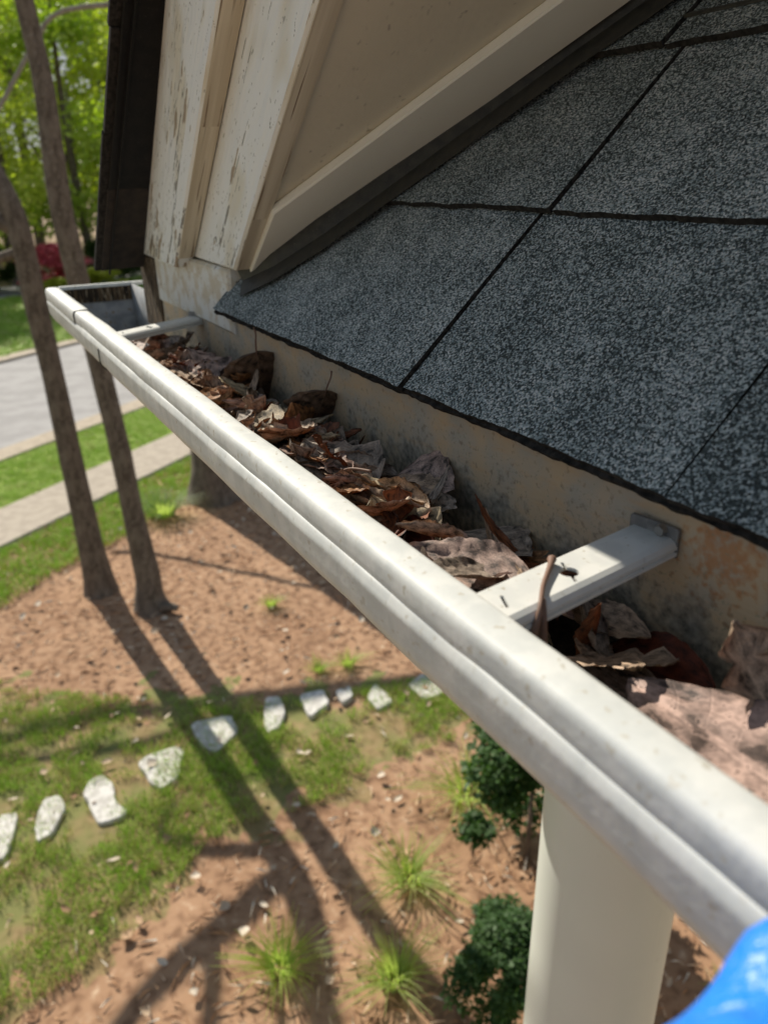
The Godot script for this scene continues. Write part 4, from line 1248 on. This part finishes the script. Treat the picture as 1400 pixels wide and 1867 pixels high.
	for g in [[-5.7, -2.9], [-6.17, -2.42], [-6.89, -1.89], [-7.59, -1.34], [-7.8, -1.0]]:
		l3.append([-12.5, (g[0] + 12.5) / K, g[1] + 0.100 * (g[0] + 12.5), 0.032])
	obj("limb", tube(refine(l3, 4), 7, 0.1, 99), M.pale_bark, e)
	# far trees across the street
	var shapes := []
	for k in 4: shapes.append(crown(900 + k, 2500, 0.05 + 0.05 * k, 0.0125))
	var spots := [[-33.0, -2.6, 10.0, 0, "leaf_bright"], [-34.0, -5.6, 11.0, 1, "leaf_green"], [-35.0, -9.0, 11.0, 2, "leaf_bright"], [-34.0, 1.5, 11.0, 3, "leaf_green"], [-41.0, -3.5, 13.0, 1, "leaf_bright"], [-42.0, -8.5, 14.0, 0, "leaf_bright"], [-41.0, -13.5, 14.0, 2, "leaf_green"], [-49.0, -5.5, 17.0, 3, "leaf_green"], [-50.0, -11.0, 17.0, 1, "leaf_bright"], [-44.0, 2.0, 15.0, 2, "leaf_green"], [-58.0, -2.0, 20.0, 0, "leaf_bright"], [-60.0, -14.0, 20.0, 3, "leaf_green"], [-36.0, -15.0, 12.0, 0, "leaf_bright"], [-54.0, -20.0, 18.0, 2, "leaf_green"]]
	var where := ["nearest across the street behind the leaning trunk", "between the two slender trunks", "just beside the black roof edge", "at the picture's edge behind the leaning trunk", "second row of the woods, showing between the trunks", "second row of the woods, showing beside the black roof edge", "second row of the woods, hidden by the house", "third row of the woods, between the trunks", "third row of the woods, hidden by the rake boards", "second row of the woods, outside the picture beside the leaning trunk", "tallest and farthest, above the leaning trunk", "tallest and farthest, behind the house", "first row of the woods, hidden by the house", "far back in the woods behind the house"]
	for k in spots.size():
		var s: Array = spots[k]
		var t := thing("leafy_tree", "bright green spring tree " + where[k], "tree", "trees across the street", Vector3(s[0], 0, s[1]))
		var hgt: float = s[2]
		obj("trunk", tube(refine([[0, -0.1, 0, 0.024 * hgt], [0, 0.3, 0, 0.017 * hgt], [rng.randf_range(-0.3, 0.3), hgt * 0.5, rng.randf_range(-0.4, 0.4), 0.012 * hgt], [0, hgt * 0.92, 0, 0.003 * hgt]], 4), 9, 0.1, 101 + k), M.bark, t)
		for j in 4:
			var an := rng.randf() * TAU
			var y0 := hgt * rng.randf_range(0.25, 0.6)
			obj("branch", tube([[0, y0, 0, 0.007 * hgt], [cos(an) * hgt * 0.14, y0 + hgt * 0.12, sin(an) * hgt * 0.14, 0.005 * hgt], [cos(an) * hgt * 0.26, y0 + hgt * 0.26, sin(an) * hgt * 0.26, 0.0015 * hgt]], 6, 0.1, k), M.bark, t)
		var c := obj("crown", shapes[s[3]], M[s[4]], t)
		c.transform = Transform3D(Basis(Vector3.UP, rng.randf() * TAU).scaled(Vector3(hgt, hgt, hgt)), Vector3.ZERO)

# leaves of a whole crown for a tree of unit height, spread in clumps through its volume
func crown(sd: int, clumps: int, low: float, leaf := 0.0105) -> ArrayMesh:
	var r := RandomNumberGenerator.new()
	r.seed = sd
	var v := PackedVector3Array()
	var nn := PackedVector3Array()
	var uv := PackedVector2Array()
	var col := PackedColorArray()
	var ix := PackedInt32Array()
	var lobes := []
	for k in 26:
		var h := lerpf(low, 0.96, pow(r.randf(), 0.8))
		var rad := 0.30 * pow(sin(PI * clampf((h - low + 0.12) / (1.10 - low), 0.0, 1.0)), 0.6)
		var an := r.randf() * TAU
		lobes.append([Vector3(cos(an) * rad * r.randf_range(0.3, 1.0), h, sin(an) * rad * r.randf_range(0.3, 1.0)), r.randf_range(0.06, 0.13)])
	for k in clumps:
		var lb: Array = lobes[r.randi() % lobes.size()]
		var dir := Vector3(r.randfn(), r.randfn() * 0.7, r.randfn()).normalized()
		var c: Vector3 = lb[0] + dir * lb[1] * pow(r.randf(), 0.45)
		var tint := r.randf_range(0.7, 1.35)
		for j in 3:
			var p := c + Vector3(r.randfn(), r.randfn(), r.randfn()) * 0.010
			var s := leaf * r.randf_range(0.6, 1.25)
			var ax := Vector3(r.randfn(), r.randfn() * 0.5 - 0.3, r.randfn()).normalized()
			var sd2 := ax.cross(Vector3(r.randfn(), r.randfn() + 1.2, r.randfn()).normalized()).normalized()
			var up := sd2.cross(ax)
			var i0 := v.size()
			v.append_array([p, p + ax * s + sd2 * s * 0.55 + up * s * 0.15, p + ax * s * 2.0, p + ax * s - sd2 * s * 0.55 + up * s * 0.15])
			for q in 4:
				nn.append(-up)
				uv.append(Vector2.ZERO)
				col.append(Color(tint, tint, tint * 0.9))
			ix.append_array([i0, i0 + 1, i0 + 2, i0, i0 + 2, i0 + 3])
	return raw_mesh(v, nn, uv, ix, col)

# ------------------------------------------------------------------ shrubs and tufts
func build_plants() -> void:
	var tufts := [blades(150, 0.30, 1.0, 0.040), blades(110, 0.38, 1.15, 0.045), blades(170, 0.26, 0.85, 0.036)]
	var spots := [[-3.02, -2.24, 0.24, "mondo_green", "yellow-green grassy tuft beside the dark shrub, farthest from the steps of shade"], [-2.67, -1.60, 0.22, "mondo_green", "yellow-green grassy tuft on the straight trunk's shadow"], [-2.19, -1.23, 0.22, "mondo_green", "grassy tuft near the low shrub at the picture's bottom"], [-2.52, -0.77, 0.20, "sprout_green", "pale yellow-green tuft between the forked shadows"], [-8.44, -1.74, 0.40, "iris_green", "blue-green iris clump between the trunks and the thick tree"], [-4.67, -2.23, 0.13, "sprout_green", "small bright green sprout above the row of stones"], [-5.85, -2.04, 0.12, "sprout_green", "small green sprout alone in the mulch"], [-4.72, -1.99, 0.10, "sprout_green", "tiny green sprout in the limb's shadow"], [-1.35, -2.55, 0.10, "sprout_green", "small lime sprout showing between column and gutter"]]
	for s in spots:
		var t := thing("grassy_tuft", s[4], "plant", "grassy tufts in the mulch", Vector3(s[0], 0, s[1]))
		var o := obj("foliage", tufts[rng.randi() % 3], M[s[3]], t)
		o.transform = Transform3D(Basis(Vector3.UP, rng.randf() * TAU).scaled(Vector3(s[2] * rng.randf_range(1.0, 1.4), s[2] * rng.randf_range(0.75, 1.05), s[2] * rng.randf_range(1.0, 1.4))), Vector3.ZERO)
	var bush := crown(951, 4200, 0.02, 0.018)
	for s in [[-2.46, -2.26, 1.0, 1.35, "box_green", "upright dark green shrub beside the column"], [-1.80, -1.58, 0.62, 1.45, "box_green", "low dark green shrub at the column's foot"], [-29.5, -3.55, 1.7, 2.2, "azalea_pink", "pink flowering azalea across the street"], [-25.5, -4.25, 1.2, 2.6, "leaf_yellow", "yellow-green shrub beside the black roof edge, across the street"], [-25.2, -3.1, 1.0, 2.6, "leaf_yellow", "low yellow-green shrub between the trunks, across the street"], [-31.0, -6.0, 1.8, 2.2, "leaf_dark", "dark green shrub behind the pink azalea"], [-30.5, -1.8, 1.6, 2.0, "leaf_dark", "dark green shrub at the picture's edge across the street"]]:
		var t := thing("shrub", s[5], "shrub", "", Vector3(s[0], 0, s[1]))
		var o := obj("foliage", bush, M[s[4]], t)
		o.transform = Transform3D(Basis(Vector3.UP, rng.randf() * TAU).scaled(Vector3(s[2] * s[3], s[2], s[2] * s[3])), Vector3.ZERO)
		obj("stem", tube([[0, -0.05, 0, 0.02], [0.01, s[2] * 0.6, 0.01, 0.008]], 6), M.bark, t)

# ------------------------------------------------------------------ the gloved hand
func smin(a: float, b: float, k: float) -> float:
	var h := clampf(0.5 + 0.5 * (b - a) / k, 0.0, 1.0)
	return lerpf(b, a, h) - k * h * (1.0 - h)

func capsules_mesh(groups: Array, cell: float, blend: float) -> ArrayMesh:
	# groups: each an array of [a, b, ra, rb]; capsules of one group blend softly, groups more tightly
	var lo := Vector3.ONE * 1e9
	var hi := -lo
	for g in groups:
		for c in g:
			var m: float = maxf(c[2], c[3]) + cell * 3.0
			lo = lo.min(c[0] - Vector3.ONE * m).min(c[1] - Vector3.ONE * m)
			hi = hi.max(c[0] + Vector3.ONE * m).max(c[1] + Vector3.ONE * m)
	var nx := int((hi.x - lo.x) / cell) + 2
	var ny := int((hi.y - lo.y) / cell) + 2
	var nz := int((hi.z - lo.z) / cell) + 2
	var f := PackedFloat32Array()
	f.resize(nx * ny * nz)
	f.fill(0.05)
	for z in nz:
		for y in ny:
			for x in nx:
				var p := lo + Vector3(x, y, z) * cell
				var d := 1.0
				for g in groups:
					var dg := 1.0
					for c in g:
						var ab: Vector3 = c[1] - c[0]
						var t := clampf((p - c[0]).dot(ab) / maxf(1e-9, ab.length_squared()), 0.0, 1.0)
						dg = smin(dg, p.distance_to(c[0] + ab * t) - lerpf(c[2], c[3], t), 0.008)
					d = smin(d, dg, blend)
				f[x + nx * (y + ny * z)] = d
	var idx := {}
	var v := PackedVector3Array()
	var corner := [Vector3i(0, 0, 0), Vector3i(1, 0, 0), Vector3i(0, 1, 0), Vector3i(1, 1, 0), Vector3i(0, 0, 1), Vector3i(1, 0, 1), Vector3i(0, 1, 1), Vector3i(1, 1, 1)]
	var edges := [[0, 1], [2, 3], [4, 5], [6, 7], [0, 2], [1, 3], [4, 6], [5, 7], [0, 4], [1, 5], [2, 6], [3, 7]]
	for z in nz - 1:
		for y in ny - 1:
			for x in nx - 1:
				var s := []
				var neg := 0
				for c in corner:
					var q := f[x + c.x + nx * (y + c.y + ny * (z + c.z))]
					s.append(q)
					if q < 0.0: neg += 1
				if neg == 0 or neg == 8: continue
				var sum := Vector3.ZERO
				var cnt := 0
				for e in edges:
					var a: float = s[e[0]]
					var b: float = s[e[1]]
					if (a < 0.0) != (b < 0.0):
						sum += Vector3(corner[e[0]]).lerp(Vector3(corner[e[1]]), a / (a - b))
						cnt += 1
				idx[x + nx * (y + ny * z)] = v.size()
				v.append(lo + (Vector3(x, y, z) + sum / cnt) * cell)
	var st := SurfaceTool.new()
	st.begin(Mesh.PRIMITIVE_TRIANGLES)
	st.set_smooth_group(0)
	for q in v: st.add_vertex(q)
	var sx := 1
	var sy := nx
	var sz := nx * ny
	for z in range(1, nz - 1):
		for y in range(1, ny - 1):
			for x in range(1, nx - 1):
				var i := x + nx * (y + ny * z)
				for ax in 3:
					var st1: int = [sx, sy, sz][ax]
					if (f[i] < 0.0) == (f[i + st1] < 0.0): continue
					var b: int = [sy, sz, sx][ax]
					var c: int = [sz, sx, sy][ax]
					var q := [i, i - b, i - b - c, i - c]
					var ok := true
					for k in q:
						if not idx.has(k): ok = false
					if not ok: continue
					var order := [0, 1, 2, 0, 2, 3] if f[i] > 0.0 else [0, 2, 1, 0, 3, 2]
					for k in order: st.add_index(idx[q[k]])
	st.generate_normals()
	return st.commit()

func build_hand() -> void:
	# a loose fist beside the gutter: knuckles towards the house, forearm coming from under the eye
	var groups := []
	var f := func(pts: Array, rr: Array) -> Array:
		var g := []
		for k in pts.size() - 1: g.append([pts[k], pts[k + 1], rr[k], rr[k + 1]])
		return g
	# local axes: x across the knuckles, y from wrist to knuckles, z from palm to back of the hand
	groups.append([[Vector3(-0.028, 0.0, 0), Vector3(-0.030, 0.075, 0), 0.016, 0.015], [Vector3(-0.008, 0.0, 0.002), Vector3(-0.008, 0.08, 0.002), 0.018, 0.016], [Vector3(0.012, 0.0, 0.002), Vector3(0.014, 0.078, 0.001), 0.018, 0.0155], [Vector3(0.026, 0.005, 0), Vector3(0.033, 0.070, -0.002), 0.016, 0.014], [Vector3(0, -0.07, 0), Vector3(0, 0.0, 0), 0.026, 0.026], [Vector3(0.0, -0.16, 0), Vector3(0, -0.07, 0), 0.034, 0.027]])
	var xs := [-0.031, -0.010, 0.012, 0.033]
	var len := [1.0, 1.08, 1.02, 0.84]
	for k in 4:
		var x: float = xs[k]
		var l: float = len[k]
		groups.append(f.call([Vector3(x, 0.074, 0.0), Vector3(x * 1.04, 0.074 + 0.030 * l, -0.022 * l), Vector3(x * 1.02, 0.074 + 0.016 * l, -0.046 * l), Vector3(x * 0.98, 0.074 - 0.008 * l, -0.048 * l)], [0.0135, 0.0112, 0.0100, 0.0090]))
	groups.append(f.call([Vector3(-0.030, 0.012, -0.008), Vector3(-0.052, 0.040, -0.024), Vector3(-0.046, 0.068, -0.042), Vector3(-0.026, 0.082, -0.056)], [0.0165, 0.0125, 0.0112, 0.0100]))
	var m := capsules_mesh(groups, 0.0034, 0.006)
	var h := thing("gloved_hand", "hand in a bright blue nitrile glove beside the gutter", "glove")
	var o := obj("glove", m, M.blue_nitrile, h)
	var yv := Vector3(-0.55, 0.55, -0.63).normalized()
	var zv := Vector3(-0.55, 0.35, 0.75)
	zv = (zv - yv * zv.dot(yv)).normalized()
	o.transform = Transform3D(Basis(yv.cross(zv), yv, zv), W(0.0165, -0.1750, -0.0345))
	obj("sleeve", tube(refine([[0, -0.085, 0, 0.030], [0, -0.095, 0, 0.040], [0, -0.16, 0.0, 0.046], [0.0, -0.34, 0.0, 0.055]], 4), 20, 0.06, 7), M.sleeve_cloth, o)
